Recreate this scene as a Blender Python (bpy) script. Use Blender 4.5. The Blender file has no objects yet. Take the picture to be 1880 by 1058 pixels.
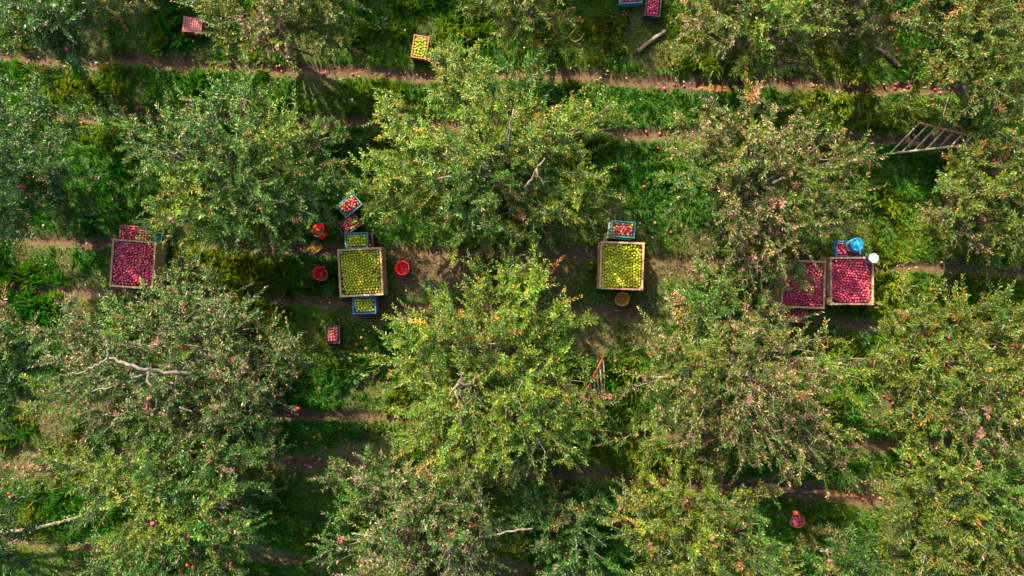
import bpy, math, random
import numpy as np
from mathutils import Vector, Matrix

R = math.radians
SC = bpy.context.scene
COL = SC.collection

# ------------------------------------------------------------------ camera
CAM_H = 16.0
FPX = 24.0 / 36.0 * 1880.0          # focal length in photograph pixels
cam_d = bpy.data.cameras.new('camera')
cam_d.lens = 24.0; cam_d.sensor_width = 36.0; cam_d.clip_end = 2000.0
cam = bpy.data.objects.new('camera', cam_d); COL.objects.link(cam)
cam.location = (0, 0, CAM_H); cam.rotation_euler = (0, 0, 0)
SC.camera = cam

# ------------------------------------------------------------------ sky, sun, exposure
SUN_EL = R(36); SUN_AZ = R(-30)      # azimuth from +Y towards +X
world = bpy.data.worlds.new('World'); SC.world = world; world.use_nodes = True
wn = world.node_tree; wn.nodes.clear()
wo = wn.nodes.new('ShaderNodeOutputWorld'); bg = wn.nodes.new('ShaderNodeBackground')
sky = wn.nodes.new('ShaderNodeTexSky'); sky.sky_type = 'NISHITA'; sky.sun_disc = False
sky.sun_elevation = SUN_EL; sky.sun_rotation = SUN_AZ; sky.altitude = 300; sky.dust_density = 4.5
bg.inputs['Strength'].default_value = 0.115
wn.links.new(sky.outputs[0], bg.inputs[0]); wn.links.new(bg.outputs[0], wo.inputs[0])
sun_d = bpy.data.lights.new('sun', 'SUN'); sun_d.energy = 5.0; sun_d.angle = R(0.5)
sun_d.color = (1.0, 0.83, 0.56)
sun = bpy.data.objects.new('sun', sun_d); COL.objects.link(sun)
to_sun = Vector((math.sin(SUN_AZ) * math.cos(SUN_EL), math.cos(SUN_AZ) * math.cos(SUN_EL), math.sin(SUN_EL)))
sun.rotation_euler = (-to_sun).to_track_quat('-Z', 'Y').to_euler()
sun.location = to_sun * 60
SC.view_settings.view_transform = 'Standard'; SC.view_settings.look = 'None'
SC.view_settings.exposure = 1.62; SC.view_settings.gamma = 1.0
SC.view_settings.use_curve_mapping = False
SC.render.engine = 'CYCLES'
SC.cycles.use_denoising = True
SC.cycles.max_bounces = 6; SC.cycles.transparent_max_bounces = 4

# ------------------------------------------------------------------ helpers
def P(px, py, z=0.0):
    """a photograph pixel at height z, as a point in metres"""
    s = (CAM_H - z) / FPX
    return np.array([(px - 940.0) * s, (529.0 - py) * s, z])

def PX(r, z=0.0):
    return r * (CAM_H - z) / FPX

def noise2(x, y, seed=0, freq=1.0):
    """smooth value noise, 0..1"""
    rng = np.random.RandomState(seed); T = rng.rand(256, 256)
    x = np.asarray(x) * freq; y = np.asarray(y) * freq
    xi = np.floor(x).astype(int); yi = np.floor(y).astype(int)
    fx = x - xi; fy = y - yi
    fx = fx * fx * (3 - 2 * fx); fy = fy * fy * (3 - 2 * fy)
    a = T[xi & 255, yi & 255]; b = T[(xi + 1) & 255, yi & 255]
    c = T[xi & 255, (yi + 1) & 255]; d = T[(xi + 1) & 255, (yi + 1) & 255]
    return (a * (1 - fx) + b * fx) * (1 - fy) + (c * (1 - fx) + d * fx) * fy

def fbm(x, y, seed=0, freq=1.0, octs=4):
    s = 0; a = 0.5; t = 0
    for i in range(octs):
        s = s + a * noise2(x, y, seed + i * 7, freq); t += a
        a *= 0.5; freq *= 2.03
    return s / t

def np_mesh(name, verts, faces, col=None, mat=None, smooth=False):
    """faces: (N,k) array of one face size"""
    verts = np.ascontiguousarray(verts, np.float32); faces = np.ascontiguousarray(faces, np.int32)
    me = bpy.data.meshes.new(name)
    nf, k = faces.shape
    me.vertices.add(len(verts)); me.vertices.foreach_set('co', verts.ravel())
    me.loops.add(nf * k); me.loops.foreach_set('vertex_index', faces.ravel())
    me.polygons.add(nf)
    me.polygons.foreach_set('loop_start', np.arange(0, nf * k, k, dtype=np.int32))
    me.polygons.foreach_set('loop_total', np.full(nf, k, np.int32))
    if smooth:
        me.polygons.foreach_set('use_smooth', np.ones(nf, bool))
    if col is not None:
        at = me.color_attributes.new('tint', 'FLOAT_COLOR', 'POINT')
        c = np.ones((len(verts), 4), np.float32); c[:, :3] = col
        at.data.foreach_set('color', c.ravel())
    me.update(calc_edges=True)
    if mat: me.materials.append(mat)
    return me

class MB:
    """collects verts / mixed faces for one part"""
    def __init__(s): s.v = []; s.f = []
    def box(s, c, d, rot=None, taper=1.0):
        """box centred at c with full size d"""
        n = len(s.v); hx, hy, hz = d[0] / 2, d[1] / 2, d[2] / 2
        for z, t in ((-hz, 1.0), (hz, taper)):
            for x, y in ((-hx, -hy), (hx, -hy), (hx, hy), (-hx, hy)):
                p = Vector((x * t, y * t, z))
                if rot is not None: p = rot @ p
                s.v.append((p.x + c[0], p.y + c[1], p.z + c[2]))
        for q in ((3, 2, 1, 0), (4, 5, 6, 7), (0, 1, 5, 4), (1, 2, 6, 5), (2, 3, 7, 6), (3, 0, 4, 7)):
            s.f.append(tuple(n + i for i in q))
        return s
    def tube(s, pts, rad, sides=6, cap=True):
        pts = [Vector(p) for p in pts]; n0 = len(s.v)
        prev = None
        for i, p in enumerate(pts):
            d = (pts[min(i + 1, len(pts) - 1)] - pts[max(i - 1, 0)])
            if d.length < 1e-6: d = Vector((0, 0, 1))
            d.normalize()
            if prev is None:
                a = Vector((0, 0, 1)) if abs(d.z) < 0.9 else Vector((1, 0, 0))
                u = d.cross(a).normalized()
            else:
                u = (prev - d * prev.dot(d)).normalized()
            prev = u; w = d.cross(u)
            r = rad[i] if hasattr(rad, '__len__') else rad
            for k in range(sides):
                t = 2 * math.pi * k / sides
                q = p + u * (math.cos(t) * r) + w * (math.sin(t) * r)
                s.v.append((q.x, q.y, q.z))
        for i in range(len(pts) - 1):
            for k in range(sides):
                a = n0 + i * sides + k; b = n0 + i * sides + (k + 1) % sides
                s.f.append((a, b, b + sides, a + sides))
        if cap:
            s.f.append(tuple(n0 + k for k in reversed(range(sides))))
            m = n0 + (len(pts) - 1) * sides
            s.f.append(tuple(m + k for k in range(sides)))
        return s
    def lathe(s, prof, sides=24, c=(0, 0, 0)):
        """prof: list of (r, z); open at both ends unless r == 0"""
        n0 = len(s.v)
        for r, z in prof:
            for k in range(sides):
                t = 2 * math.pi * k / sides
                s.v.append((c[0] + r * math.cos(t), c[1] + r * math.sin(t), c[2] + z))
        for i in range(len(prof) - 1):
            for k in range(sides):
                a = n0 + i * sides + k; b = n0 + i * sides + (k + 1) % sides
                s.f.append((a, b, b + sides, a + sides))
        return s
    def mesh(s, name, mat, smooth=False):
        me = bpy.data.meshes.new(name); me.from_pydata(s.v, [], s.f); me.update()
        if smooth:
            me.polygons.foreach_set('use_smooth', np.ones(len(me.polygons), bool))
        me.materials.append(mat); return me
    def build(s, name, mat, parent=None, smooth=False, bevel=0.0):
        o = bpy.data.objects.new(name, s.mesh(name, mat, smooth)); COL.objects.link(o)
        if parent: o.parent = parent
        if bevel:
            m = o.modifiers.new('bevel', 'BEVEL'); m.width = bevel; m.segments = 1; m.limit_method = 'ANGLE'
        return o

def tag(o, label=None, cat=None, group=None, kind=None):
    if label: o['label'] = label
    if cat: o['category'] = cat
    if group: o['group'] = group
    if kind: o['kind'] = kind
    return o

def thing(name, label, cat, loc=(0, 0, 0), rz=0.0, group=None):
    o = bpy.data.objects.new(name, None); COL.objects.link(o)
    o.empty_display_size = 0.2
    o.location = tuple(float(a) for a in loc); o.rotation_euler = (0, 0, rz)
    return tag(o, label, cat, group)

def link(name, me, parent=None, loc=(0, 0, 0), rot=(0, 0, 0), scale=(1, 1, 1)):
    o = bpy.data.objects.new(name, me); COL.objects.link(o)
    o.location = tuple(float(a) for a in loc); o.rotation_euler = rot; o.scale = scale
    if parent: o.parent = parent
    return o

# ------------------------------------------------------------------ materials
def mat_new(name):
    m = bpy.data.materials.new(name); m.use_nodes = True
    nt = m.node_tree; nt.nodes.clear()
    out = nt.nodes.new('ShaderNodeOutputMaterial')
    return m, nt, out

def N(nt, t, **kw):
    n = nt.nodes.new(t)
    for k, v in kw.items():
        if k in n.inputs: n.inputs[k].default_value = v
        else: setattr(n, k, v)
    return n

def principled(nt, out, rough=0.6, spec=0.5):
    b = nt.nodes.new('ShaderNodeBsdfPrincipled')
    b.inputs['Roughness'].default_value = rough
    b.inputs['Specular IOR Level'].default_value = spec
    nt.links.new(b.outputs[0], out.inputs['Surface'])
    return b

def mat_leaf(name, rough=0.33, trans=0.38, spec=0.36):
    m, nt, out = mat_new(name)
    at = N(nt, 'ShaderNodeAttribute', attribute_name='tint')
    b = N(nt, 'ShaderNodeBsdfPrincipled'); b.inputs['Roughness'].default_value = rough
    b.inputs['Specular IOR Level'].default_value = spec
    tr = N(nt, 'ShaderNodeBsdfTranslucent')
    mx = N(nt, 'ShaderNodeMixShader'); mx.inputs[0].default_value = trans
    hs = N(nt, 'ShaderNodeHueSaturation'); hs.inputs['Saturation'].default_value = 1.25
    hs.inputs['Value'].default_value = 1.5
    nt.links.new(at.outputs['Color'], b.inputs['Base Color'])
    nt.links.new(at.outputs['Color'], hs.inputs['Color'])
    nt.links.new(hs.outputs[0], tr.inputs['Color'])
    nt.links.new(b.outputs[0], mx.inputs[1]); nt.links.new(tr.outputs[0], mx.inputs[2])
    nt.links.new(mx.outputs[0], out.inputs['Surface'])
    return m

def mat_tint(name, rough=0.35, spec=0.5, speck=0.0):
    m, nt, out = mat_new(name); b = principled(nt, out, rough, spec)
    at = N(nt, 'ShaderNodeAttribute', attribute_name='tint')
    tc = N(nt, 'ShaderNodeTexCoord'); no = N(nt, 'ShaderNodeTexNoise'); no.inputs['Scale'].default_value = 45
    no.inputs['Detail'].default_value = 3
    mx = N(nt, 'ShaderNodeMix', data_type='RGBA', blend_type='MULTIPLY'); mx.inputs['Factor'].default_value = 0.3
    rp = N(nt, 'ShaderNodeValToRGB'); rp.color_ramp.elements[0].color = (0.55, 0.5, 0.5, 1)
    rp.color_ramp.elements[0].position = 0.3; rp.color_ramp.elements[1].position = 0.62
    nt.links.new(tc.outputs['Object'], no.inputs['Vector']); nt.links.new(no.outputs['Fac'], rp.inputs[0])
    nt.links.new(at.outputs['Color'], mx.inputs[6]); nt.links.new(rp.outputs[0], mx.inputs[7])
    nt.links.new(mx.outputs[2], b.inputs['Base Color'])
    return m

def mat_plastic(name, col, rough=0.42, dirt=0.35):
    m, nt, out = mat_new(name); b = principled(nt, out, rough, 0.5)
    tc = N(nt, 'ShaderNodeTexCoord'); no = N(nt, 'ShaderNodeTexNoise'); no.inputs['Scale'].default_value = 7
    no.inputs['Detail'].default_value = 6; no.inputs['Roughness'].default_value = 0.7
    rp = N(nt, 'ShaderNodeValToRGB')
    rp.color_ramp.elements[0].position = 0.35; rp.color_ramp.elements[1].position = 0.7
    d = tuple(c * (1 - dirt) + k * dirt for c, k in zip(col, (0.17, 0.13, 0.09)))
    rp.color_ramp.elements[0].color = d + (1,); rp.color_ramp.elements[1].color = tuple(col) + (1,)
    nt.links.new(tc.outputs['Object'], no.inputs['Vector']); nt.links.new(no.outputs['Fac'], rp.inputs[0])
    nt.links.new(rp.outputs[0], b.inputs['Base Color'])
    r2 = N(nt, 'ShaderNodeMapRange'); r2.inputs['To Min'].default_value = rough + 0.25; r2.inputs['To Max'].default_value = rough
    nt.links.new(no.outputs['Fac'], r2.inputs['Value']); nt.links.new(r2.outputs[0], b.inputs['Roughness'])
    return m

def mat_wood(name, c0, c1, scale=(2, 2, 30)):
    m, nt, out = mat_new(name); b = principled(nt, out, 0.75, 0.3)
    tc = N(nt, 'ShaderNodeTexCoord'); mp = N(nt, 'ShaderNodeMapping'); mp.inputs['Scale'].default_value = scale
    oi = N(nt, 'ShaderNodeObjectInfo')
    no = N(nt, 'ShaderNodeTexNoise'); no.inputs['Scale'].default_value = 3; no.inputs['Detail'].default_value = 6
    no.inputs['Roughness'].default_value = 0.65
    cb = N(nt, 'ShaderNodeVectorMath', operation='ADD')
    nt.links.new(tc.outputs['Object'], mp.inputs[0]); nt.links.new(mp.outputs[0], cb.inputs[0])
    nt.links.new(oi.outputs['Random'], cb.inputs[1]); nt.links.new(cb.outputs[0], no.inputs['Vector'])
    rp = N(nt, 'ShaderNodeValToRGB'); rp.color_ramp.elements[0].position = 0.3; rp.color_ramp.elements[1].position = 0.7
    rp.color_ramp.elements[0].color = tuple(c0) + (1,); rp.color_ramp.elements[1].color = tuple(c1) + (1,)
    hs = N(nt, 'ShaderNodeHueSaturation')
    mr = N(nt, 'ShaderNodeMapRange'); mr.inputs['To Min'].default_value = 0.72; mr.inputs['To Max'].default_value = 1.2
    nt.links.new(oi.outputs['Random'], mr.inputs['Value']); nt.links.new(mr.outputs[0], hs.inputs['Value'])
    nt.links.new(no.outputs['Fac'], rp.inputs[0]); nt.links.new(rp.outputs[0], hs.inputs['Color'])
    nt.links.new(hs.outputs[0], b.inputs['Base Color'])
    bp = N(nt, 'ShaderNodeBump'); bp.inputs['Strength'].default_value = 0.3; bp.inputs['Distance'].default_value = 0.01
    nt.links.new(no.outputs['Fac'], bp.inputs['Height']); nt.links.new(bp.outputs[0], b.inputs['Normal'])
    return m

def mat_bark():
    m, nt, out = mat_new('apple_bark'); b = principled(nt, out, 0.85, 0.2)
    tc = N(nt, 'ShaderNodeTexCoord'); no = N(nt, 'ShaderNodeTexNoise'); no.inputs['Scale'].default_value = 14
    no.inputs['Detail'].default_value = 6
    rp = N(nt, 'ShaderNodeValToRGB'); rp.color_ramp.elements[0].position = 0.34; rp.color_ramp.elements[1].position = 0.66
    rp.color_ramp.elements[0].color = (0.09, 0.07, 0.055, 1); rp.color_ramp.elements[1].color = (0.22, 0.19, 0.16, 1)
    bp = N(nt, 'ShaderNodeBump'); bp.inputs['Strength'].default_value = 0.5; bp.inputs['Distance'].default_value = 0.02
    nt.links.new(tc.outputs['Object'], no.inputs['Vector']); nt.links.new(no.outputs['Fac'], rp.inputs[0])
    nt.links.new(rp.outputs[0], b.inputs['Base Color']); nt.links.new(no.outputs['Fac'], bp.inputs['Height'])
    nt.links.new(bp.outputs[0], b.inputs['Normal'])
    return m

def mat_ground():
    m, nt, out = mat_new('orchard_soil'); b = principled(nt, out, 0.92, 0.25)
    at = N(nt, 'ShaderNodeAttribute', attribute_name='tint')     # r: bare soil, g: wetness
    sp = N(nt, 'ShaderNodeSeparateColor'); nt.links.new(at.outputs['Color'], sp.inputs[0])
    tc = N(nt, 'ShaderNodeTexCoord')
    n1 = N(nt, 'ShaderNodeTexNoise'); n1.inputs['Scale'].default_value = 9; n1.inputs['Detail'].default_value = 10; n1.inputs['Roughness'].default_value = 0.72
    n2 = N(nt, 'ShaderNodeTexNoise'); n2.inputs['Scale'].default_value = 1.1; n2.inputs['Detail'].default_value = 5
    for n in (n1, n2): nt.links.new(tc.outputs['Object'], n.inputs['Vector'])
    soil = N(nt, 'ShaderNodeValToRGB'); e = soil.color_ramp.elements
    e[0].position = 0.3; e[0].color = (0.055, 0.034, 0.022, 1); e[1].position = 0.72; e[1].color = (0.15, 0.092, 0.054, 1)
    turf = N(nt, 'ShaderNodeValToRGB'); e = turf.color_ramp.elements
    e[0].position = 0.3; e[0].color = (0.022, 0.07, 0.008, 1); e[1].position = 0.72; e[1].color = (0.055, 0.13, 0.012, 1)
    nt.links.new(n1.outputs['Fac'], soil.inputs[0]); nt.links.new(n1.outputs['Fac'], turf.inputs[0])
    mx = N(nt, 'ShaderNodeMix', data_type='RGBA'); nt.links.new(sp.outputs[0], mx.inputs['Factor'])
    nt.links.new(turf.outputs[0], mx.inputs[6]); nt.links.new(soil.outputs[0], mx.inputs[7])
    wet = N(nt, 'ShaderNodeMix', data_type='RGBA', blend_type='MULTIPLY')
    wet.inputs[7].default_value = (0.5, 0.4, 0.33, 1)
    nt.links.new(sp.outputs[1], wet.inputs['Factor']); nt.links.new(mx.outputs[2], wet.inputs[6])
    nt.links.new(wet.outputs[2], b.inputs['Base Color'])
    rr = N(nt, 'ShaderNodeMapRange'); rr.inputs['To Min'].default_value = 0.93; rr.inputs['To Max'].default_value = 0.35
    nt.links.new(sp.outputs[1], rr.inputs['Value']); nt.links.new(rr.outputs[0], b.inputs['Roughness'])
    bp = N(nt, 'ShaderNodeBump'); bp.inputs['Strength'].default_value = 0.8; bp.inputs['Distance'].default_value = 0.05
    nt.links.new(n1.outputs['Fac'], bp.inputs['Height']); nt.links.new(bp.outputs[0], b.inputs['Normal'])
    return m

def mat_water():
    m, nt, out = mat_new('muddy_water'); b = principled(nt, out, 0.06, 0.6)
    tc = N(nt, 'ShaderNodeTexCoord'); no = N(nt, 'ShaderNodeTexNoise'); no.inputs['Scale'].default_value = 4
    rp = N(nt, 'ShaderNodeValToRGB'); rp.color_ramp.elements[0].color = (0.16, 0.085, 0.03, 1); rp.color_ramp.elements[1].color = (0.26, 0.14, 0.05, 1)
    nt.links.new(tc.outputs['Object'], no.inputs['Vector']); nt.links.new(no.outputs['Fac'], rp.inputs[0])
    nt.links.new(rp.outputs[0], b.inputs['Base Color'])
    return m

M = {}
M['leaf'] = mat_leaf('apple_leaf')
M['grass'] = mat_leaf('grass_blade', 0.6, 0.35, 0.25)
M['litter'] = mat_leaf('dead_leaf', 0.7, 0.1, 0.3)
M['bark'] = mat_bark()
M['soil'] = mat_ground()
M['water'] = mat_water()
M['apple'] = mat_tint('apple_skin', 0.3, 0.5)
M['bin_x'] = mat_wood('bin_board_along', (0.3, 0.17, 0.085), (0.56, 0.37, 0.2), (2, 25, 25))
M['bin_y'] = mat_wood('bin_board_across', (0.3, 0.17, 0.085), (0.56, 0.37, 0.2), (25, 2, 25))
M['old_wood'] = mat_wood('weathered_wood', (0.16, 0.115, 0.08), (0.34, 0.28, 0.22), (9, 9, 9))
M['rung'] = mat_wood('bleached_rung_wood', (0.2, 0.165, 0.13), (0.4, 0.35, 0.3), (9, 9, 9))
M['ladder_rail'] = mat_wood('ladder_rail_wood', (0.3, 0.13, 0.06), (0.5, 0.27, 0.14), (9, 9, 9))
M['dark_wood'] = mat_wood('dark_wood', (0.06, 0.035, 0.025), (0.17, 0.1, 0.07), (9, 9, 9))
M['red_rail'] = mat_plastic('flaking_red_paint', (0.45, 0.05, 0.04), 0.55, 0.4)
M['teal'] = mat_plastic('teal_plastic', (0.012, 0.25, 0.27), 0.45, 0.3)
M['blue'] = mat_plastic('blue_plastic', (0.012, 0.15, 0.42), 0.45, 0.25)
M['cyan'] = mat_plastic('sky_blue_plastic', (0.01, 0.3, 0.58), 0.35, 0.05)
M['navy'] = mat_plastic('deep_blue_plastic', (0.01, 0.05, 0.42), 0.35, 0.05)
M['white'] = mat_plastic('white_plastic', (0.78, 0.8, 0.8), 0.4, 0.08)
M['grey'] = mat_plastic('pale_grey_plastic', (0.5, 0.47, 0.42), 0.5, 0.3)
M['black'] = mat_plastic('black_plastic', (0.03, 0.028, 0.045), 0.45, 0.2)
M['maroon'] = mat_plastic('faded_maroon_plastic', (0.3, 0.06, 0.065), 0.5, 0.2)
M['brick'] = mat_plastic('brick_red_plastic', (0.33, 0.1, 0.06), 0.5, 0.25)
M['red'] = mat_plastic('bright_red_plastic', (0.85, 0.018, 0.012), 0.32, 0.06)
M['ochre'] = mat_plastic('ochre_plastic', (0.5, 0.27, 0.01), 0.45, 0.12)
M['wire'] = mat_plastic('galvanised_wire', (0.55, 0.56, 0.56), 0.35, 0.1)

# ------------------------------------------------------------------ ground with wheel ruts
RUTS = [
    [(-400, 98), (0, 104), (200, 112), (400, 121), (640, 129), (800, 138), (1000, 138), (1250, 150), (1450, 155), (1700, 165), (2300, 190)],
    [(-400, 200), (0, 206), (200, 212), (400, 215), (620, 221), (850, 232), (1150, 244), (1500, 252), (1700, 262), (2300, 295)],
    [(-400, 430), (0, 436), (150, 441), (420, 451), (600, 456), (760, 462), (1000, 470), (1240, 476), (1450, 484), (2300, 515)],
    [(-400, 520), (0, 528), (110, 531), (420, 541), (560, 551), (700, 562), (1100, 578), (2300, 620)],
    [(-400, 728), (0, 736), (300, 747), (560, 760), (740, 766), (1100, 790), (1500, 810), (2300, 850)],
    [(-400, 818), (0, 829), (300, 840), (540, 848), (700, 855), (1000, 871), (1230, 883), (1420, 898), (1600, 914), (2300, 965)],
    [(-400, 980), (0, 994), (130, 1000), (500, 1020), (900, 1042), (1300, 1080), (2300, 1150)],
    [(-400, 1110), (900, 1150), (2300, 1230)],
]
RUT_W = [0.12, 0.10, 0.11, 0.11, 0.10, 0.15, 0.10, 0.11]
BLOBS = [(800, 500, 110, 42, 0.9), (760, 470, 60, 25, .85), (1010, 500, 70, 35, .7), (1180, 500, 60, 50, .7), (1250, 485, 70, 35, 0.8), (1090, 620, 55, 40, 0.75), (345, 112, 55, 22, 0.7),
         (690, 570, 60, 30, .7), (500, 455, 60, 20, .8), (1150, 560, 80, 30, .6), (1120, 390, 35, 40, .5), (1560, 420, 40, 30, .5), (1285, 460, 50, 30, .6),
         (1620, 900, 60, 40, .8), (1640, 980, 30, 40, .6), (1290, 800, 60, 60, .7), (1640, 740, 60, 60, .6), (40, 850, 60, 50, .7), (100, 790, 60, 40, .7), (1180, 30, 25, 30, .5),
         (1670, 215, 30, 30, .4), (780, 60, 30, 30, .3), (1540, 470, 50, 25, .5), (1750, 240, 50, 25, .5), (600, 620, 40, 30, .3)]
WET = [(1200, 883, 60, 13), (1330, 892, 40, 10), (1420, 898, 40, 13), (1520, 905, 70, 11), (1312, 163, 42, 11), (1220, 880, 40, 12)]

def soil_maps(x, y):
    """bare-soil amount, rut depth and wetness at ground points in metres"""
    px = x * FPX / CAM_H + 940; py = 529 - y * FPX / CAM_H
    k = CAM_H / FPX
    depth = np.zeros_like(x); soil = np.zeros_like(x)
    edge = fbm(x, y, 11, 2.3, 4)
    for ri, (pl, w) in enumerate(zip(RUTS, RUT_W)):
        yy = np.interp(px, [p[0] for p in pl], [p[1] for p in pl]) + 12 * (noise2(px, py * 0, 5, 0.012) - 0.5) + 5 * (noise2(px, py * 0, 15, 0.05) - 0.5)
        d = np.abs(py - yy) * k / (w * (0.75 + 0.6 * noise2(x, y * 0.3, 21, 0.9)))
        depth = np.maximum(depth, np.exp(-(d ** 2) * 0.9))
        soil = np.maximum(soil, np.clip((1.75 - d * (0.6 + 0.8 * edge)) * np.clip((0.35 if ri < 2 else -0.05) + 1.9 * fbm(px, py * 0.5, 52, 0.009, 3), 0, 1), 0, 1))
    for bx, by, rx, ry, s in BLOBS:
        d = np.sqrt(((px - bx) / rx) ** 2 + ((py - by) / ry) ** 2)
        soil = np.maximum(soil, s * np.clip(1.9 - 1.3 * d - 1.1 * (edge - 0.35), 0, 1))
    soil = np.maximum(soil, np.clip((fbm(x, y, 33, 0.9, 4) - 0.6) * 4, 0, 0.55))
    wet = np.zeros_like(x)
    for bx, by, rx, ry in WET:
        d = np.sqrt(((px - bx) / (rx * 1.5)) ** 2 + ((py - by) / (ry * 2.2)) ** 2)
        wet = np.maximum(wet, np.clip(1.5 - d * 1.2, 0, 1))
    rim = np.clip(soil - depth, 0, 1)
    z = -0.075 * depth + 0.02 * rim * noise2(x, y, 44, 6) + 0.05 * (fbm(x, y, 3, 0.35, 3) - 0.5) + 0.022 * (fbm(x, y, 9, 4, 3) - 0.5)
    return soil, depth, wet, z

def build_ground():
    xs = np.arange(-14.4, 14.41, 0.075); ys = np.arange(-9.0, 9.01, 0.075)
    ox = np.array([-400, -150, -60, -30, -20, -16]); oy = np.array([-400, -150, -60, -30, -16, -11])
    xs = np.concatenate([ox, xs, -ox[::-1]]); ys = np.concatenate([oy, ys, -oy[::-1]])
    gx, gy = np.meshgrid(xs, ys); x = gx.ravel(); y = gy.ravel()
    soil, depth, wet, z = soil_maps(x, y)
    far = (np.abs(x) > 15) | (np.abs(y) > 10); z[far] = 0
    nx = len(xs); ny = len(ys)
    i = np.arange(nx * ny).reshape(ny, nx)
    f = np.stack([i[:-1, :-1].ravel(), i[:-1, 1:].ravel(), i[1:, 1:].ravel(), i[1:, :-1].ravel()], 1)
    col = np.stack([np.clip(soil, 0, 1), wet, depth], 1)
    me = np_mesh('ground', np.stack([x, y, z], 1), f, col, M['soil'], True)
    o = link('ground', me); tag(o, kind='structure')
build_ground()

def gz(x, y):
    return float(soil_maps(np.array([x]), np.array([y]))[3][0])

# puddles standing in the wheel rut
def puddle(px, py, rx, ry, seed, label):
    c = P(px, py); zc = gz(c[0], c[1])
    rng = random.Random(seed); n = 28; mb = MB(); ring = []
    for s in (1.0,):
        for k in range(n):
            t = 2 * math.pi * k / n
            w = 1 + 0.22 * math.sin(3 * t + seed) + 0.12 * math.sin(7 * t + 2 * seed) + rng.uniform(-.05, .05)
            mb.v.append((c[0] + PX(rx) * math.cos(t) * w, c[1] + PX(ry) * math.sin(t) * w - 0.05 * PX(rx) * math.cos(t), zc + 0.022))
    mb.v.append((c[0], c[1], zc + 0.022))
    for k in range(n): mb.f.append((k, (k + 1) % n, n))
    o = mb.build('puddle', M['water']); tag(o, label, kind='structure')
puddle(1200, 883, 45, 7, 1, 'muddy orange puddle in the wheel rut below the middle tree')
puddle(1420, 899, 34, 9, 2, 'grey shining puddle in the wheel rut, left of the red tub')
puddle(1525, 908, 50, 6, 3, 'brown puddle in the wheel rut above the red tub')
puddle(1312, 163, 30, 6, 4, 'brown puddle in the upper wheel rut')

# ------------------------------------------------------------------ apples
def apple_arrays(seg=8):
    prof = [(0.05, 0.56), (0.36, 0.80), (0.78, 0.66), (1.0, 0.16), (0.92, -0.34), (0.58, -0.78), (0.2, -0.84)]
    v = []; f = []
    for r, z in prof:
        for k in range(seg):
            t = 2 * math.pi * k / seg
            v.append((r * math.cos(t), r * math.sin(t), z))
    for i in range(len(prof) - 1):
        for k in range(seg):
            a = i * seg + k; b = i * seg + (k + 1) % seg
            f.append((a, a + seg, b + seg, b))
    n = len(v); v += [(0, 0, 0.5), (0, 0, -0.74)]
    for k in range(0, seg, 2):
        f.append((n, k, (k + 1) % seg, (k + 2) % seg))
        m = (len(prof) - 1) * seg
        f.append((n + 1, m + (k + 2) % seg, m + (k + 1) % seg, m + k))
    s = len(v)   # stem, a leaning three-sided quill
    for zz, rr, dx in ((0.48, 0.07, 0.0), (1.12, 0.055, 0.14)):
        for k in range(3):
            t = 2 * math.pi * k / 3
            v.append((rr * math.cos(t) + dx, rr * math.sin(t), zz))
    for k in range(3):
        f.append((s + k, s + (k + 1) % 3, s + 3 + (k + 1) % 3, s + 3 + k))
    v = np.array(v, float); f = np.array(f)
    return v, f, s
AV, AF, ASTEM = apple_arrays()

def apple_cols(kind, n, rng):
    """(n, verts, 3) colours"""
    nv = len(AV); zz = np.clip((AV[:, 2] + 0.8) / 1.6, 0, 1); ang = np.arctan2(AV[:, 1], AV[:, 0])
    out = np.zeros((n, nv, 3))
    kinds = np.array([kind] * n, object)
    if kind == 'mixed':
        kinds = np.where(rng.rand(n) < 0.17, 'green', np.where(rng.rand(n) < 0.25, 'blush', 'red'))
    if kind == 'pale':
        kinds = np.where(rng.rand(n) < 0.5, 'blush', 'red')
    for i in range(n):
        k = kinds[i]; u = rng.rand(); ph = rng.rand() * 6.28
        side = 0.5 + 0.5 * np.cos(ang + ph)
        if k == 'green':
            a = np.array([0.38, 0.45, 0.010]) * (0.7 + 0.5 * u); b = np.array([0.56, 0.52, 0.03])
            if rng.rand() < 0.06: b = np.array([0.5, 0.2, 0.05])
            w = side * rng.uniform(0.0, 0.8)
        elif k == 'blush':
            a = np.array([0.5, 0.12, 0.08]); b = np.array([0.6, 0.4, 0.12]); w = side * rng.uniform(.3, 1)
        elif k == 'yellow':
            a = np.array([0.55, 0.4, 0.02]); b = np.array([0.6, 0.5, .05]); w = side
        else:
            a = np.array([0.44, 0.016, 0.085]) * (0.5 + 0.9 * u) + np.array([0, 0, 0.02]) * rng.rand()
            b = np.array([0.64, 0.17, 0.17]); w = side * rng.uniform(0.0, 0.85) + 0.35 * (zz > 0.95)
        w = np.clip(w, 0, 1)[:, None]
        out[i] = a * (1 - w) + b * w
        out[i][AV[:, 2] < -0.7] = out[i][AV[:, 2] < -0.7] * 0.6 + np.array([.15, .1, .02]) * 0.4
    out[:, ASTEM:] = (0.12, 0.07, 0.03)
    return out

def rot_mats(n, rng, tilt=1.1):
    az = rng.rand(n) * 6.283; ti = rng.rand(n) * tilt; b = rng.rand(n) * 6.283
    def rz(a):
        m = np.zeros((n, 3, 3)); m[:, 0, 0] = np.cos(a); m[:, 0, 1] = -np.sin(a); m[:, 1, 0] = np.sin(a); m[:, 1, 1] = np.cos(a); m[:, 2, 2] = 1; return m
    rx = np.zeros((n, 3, 3)); rx[:, 0, 0] = 1; rx[:, 1, 1] = np.cos(ti); rx[:, 1, 2] = -np.sin(ti); rx[:, 2, 1] = np.sin(ti); rx[:, 2, 2] = np.cos(ti)
    return rz(az) @ rx @ rz(b)

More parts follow.
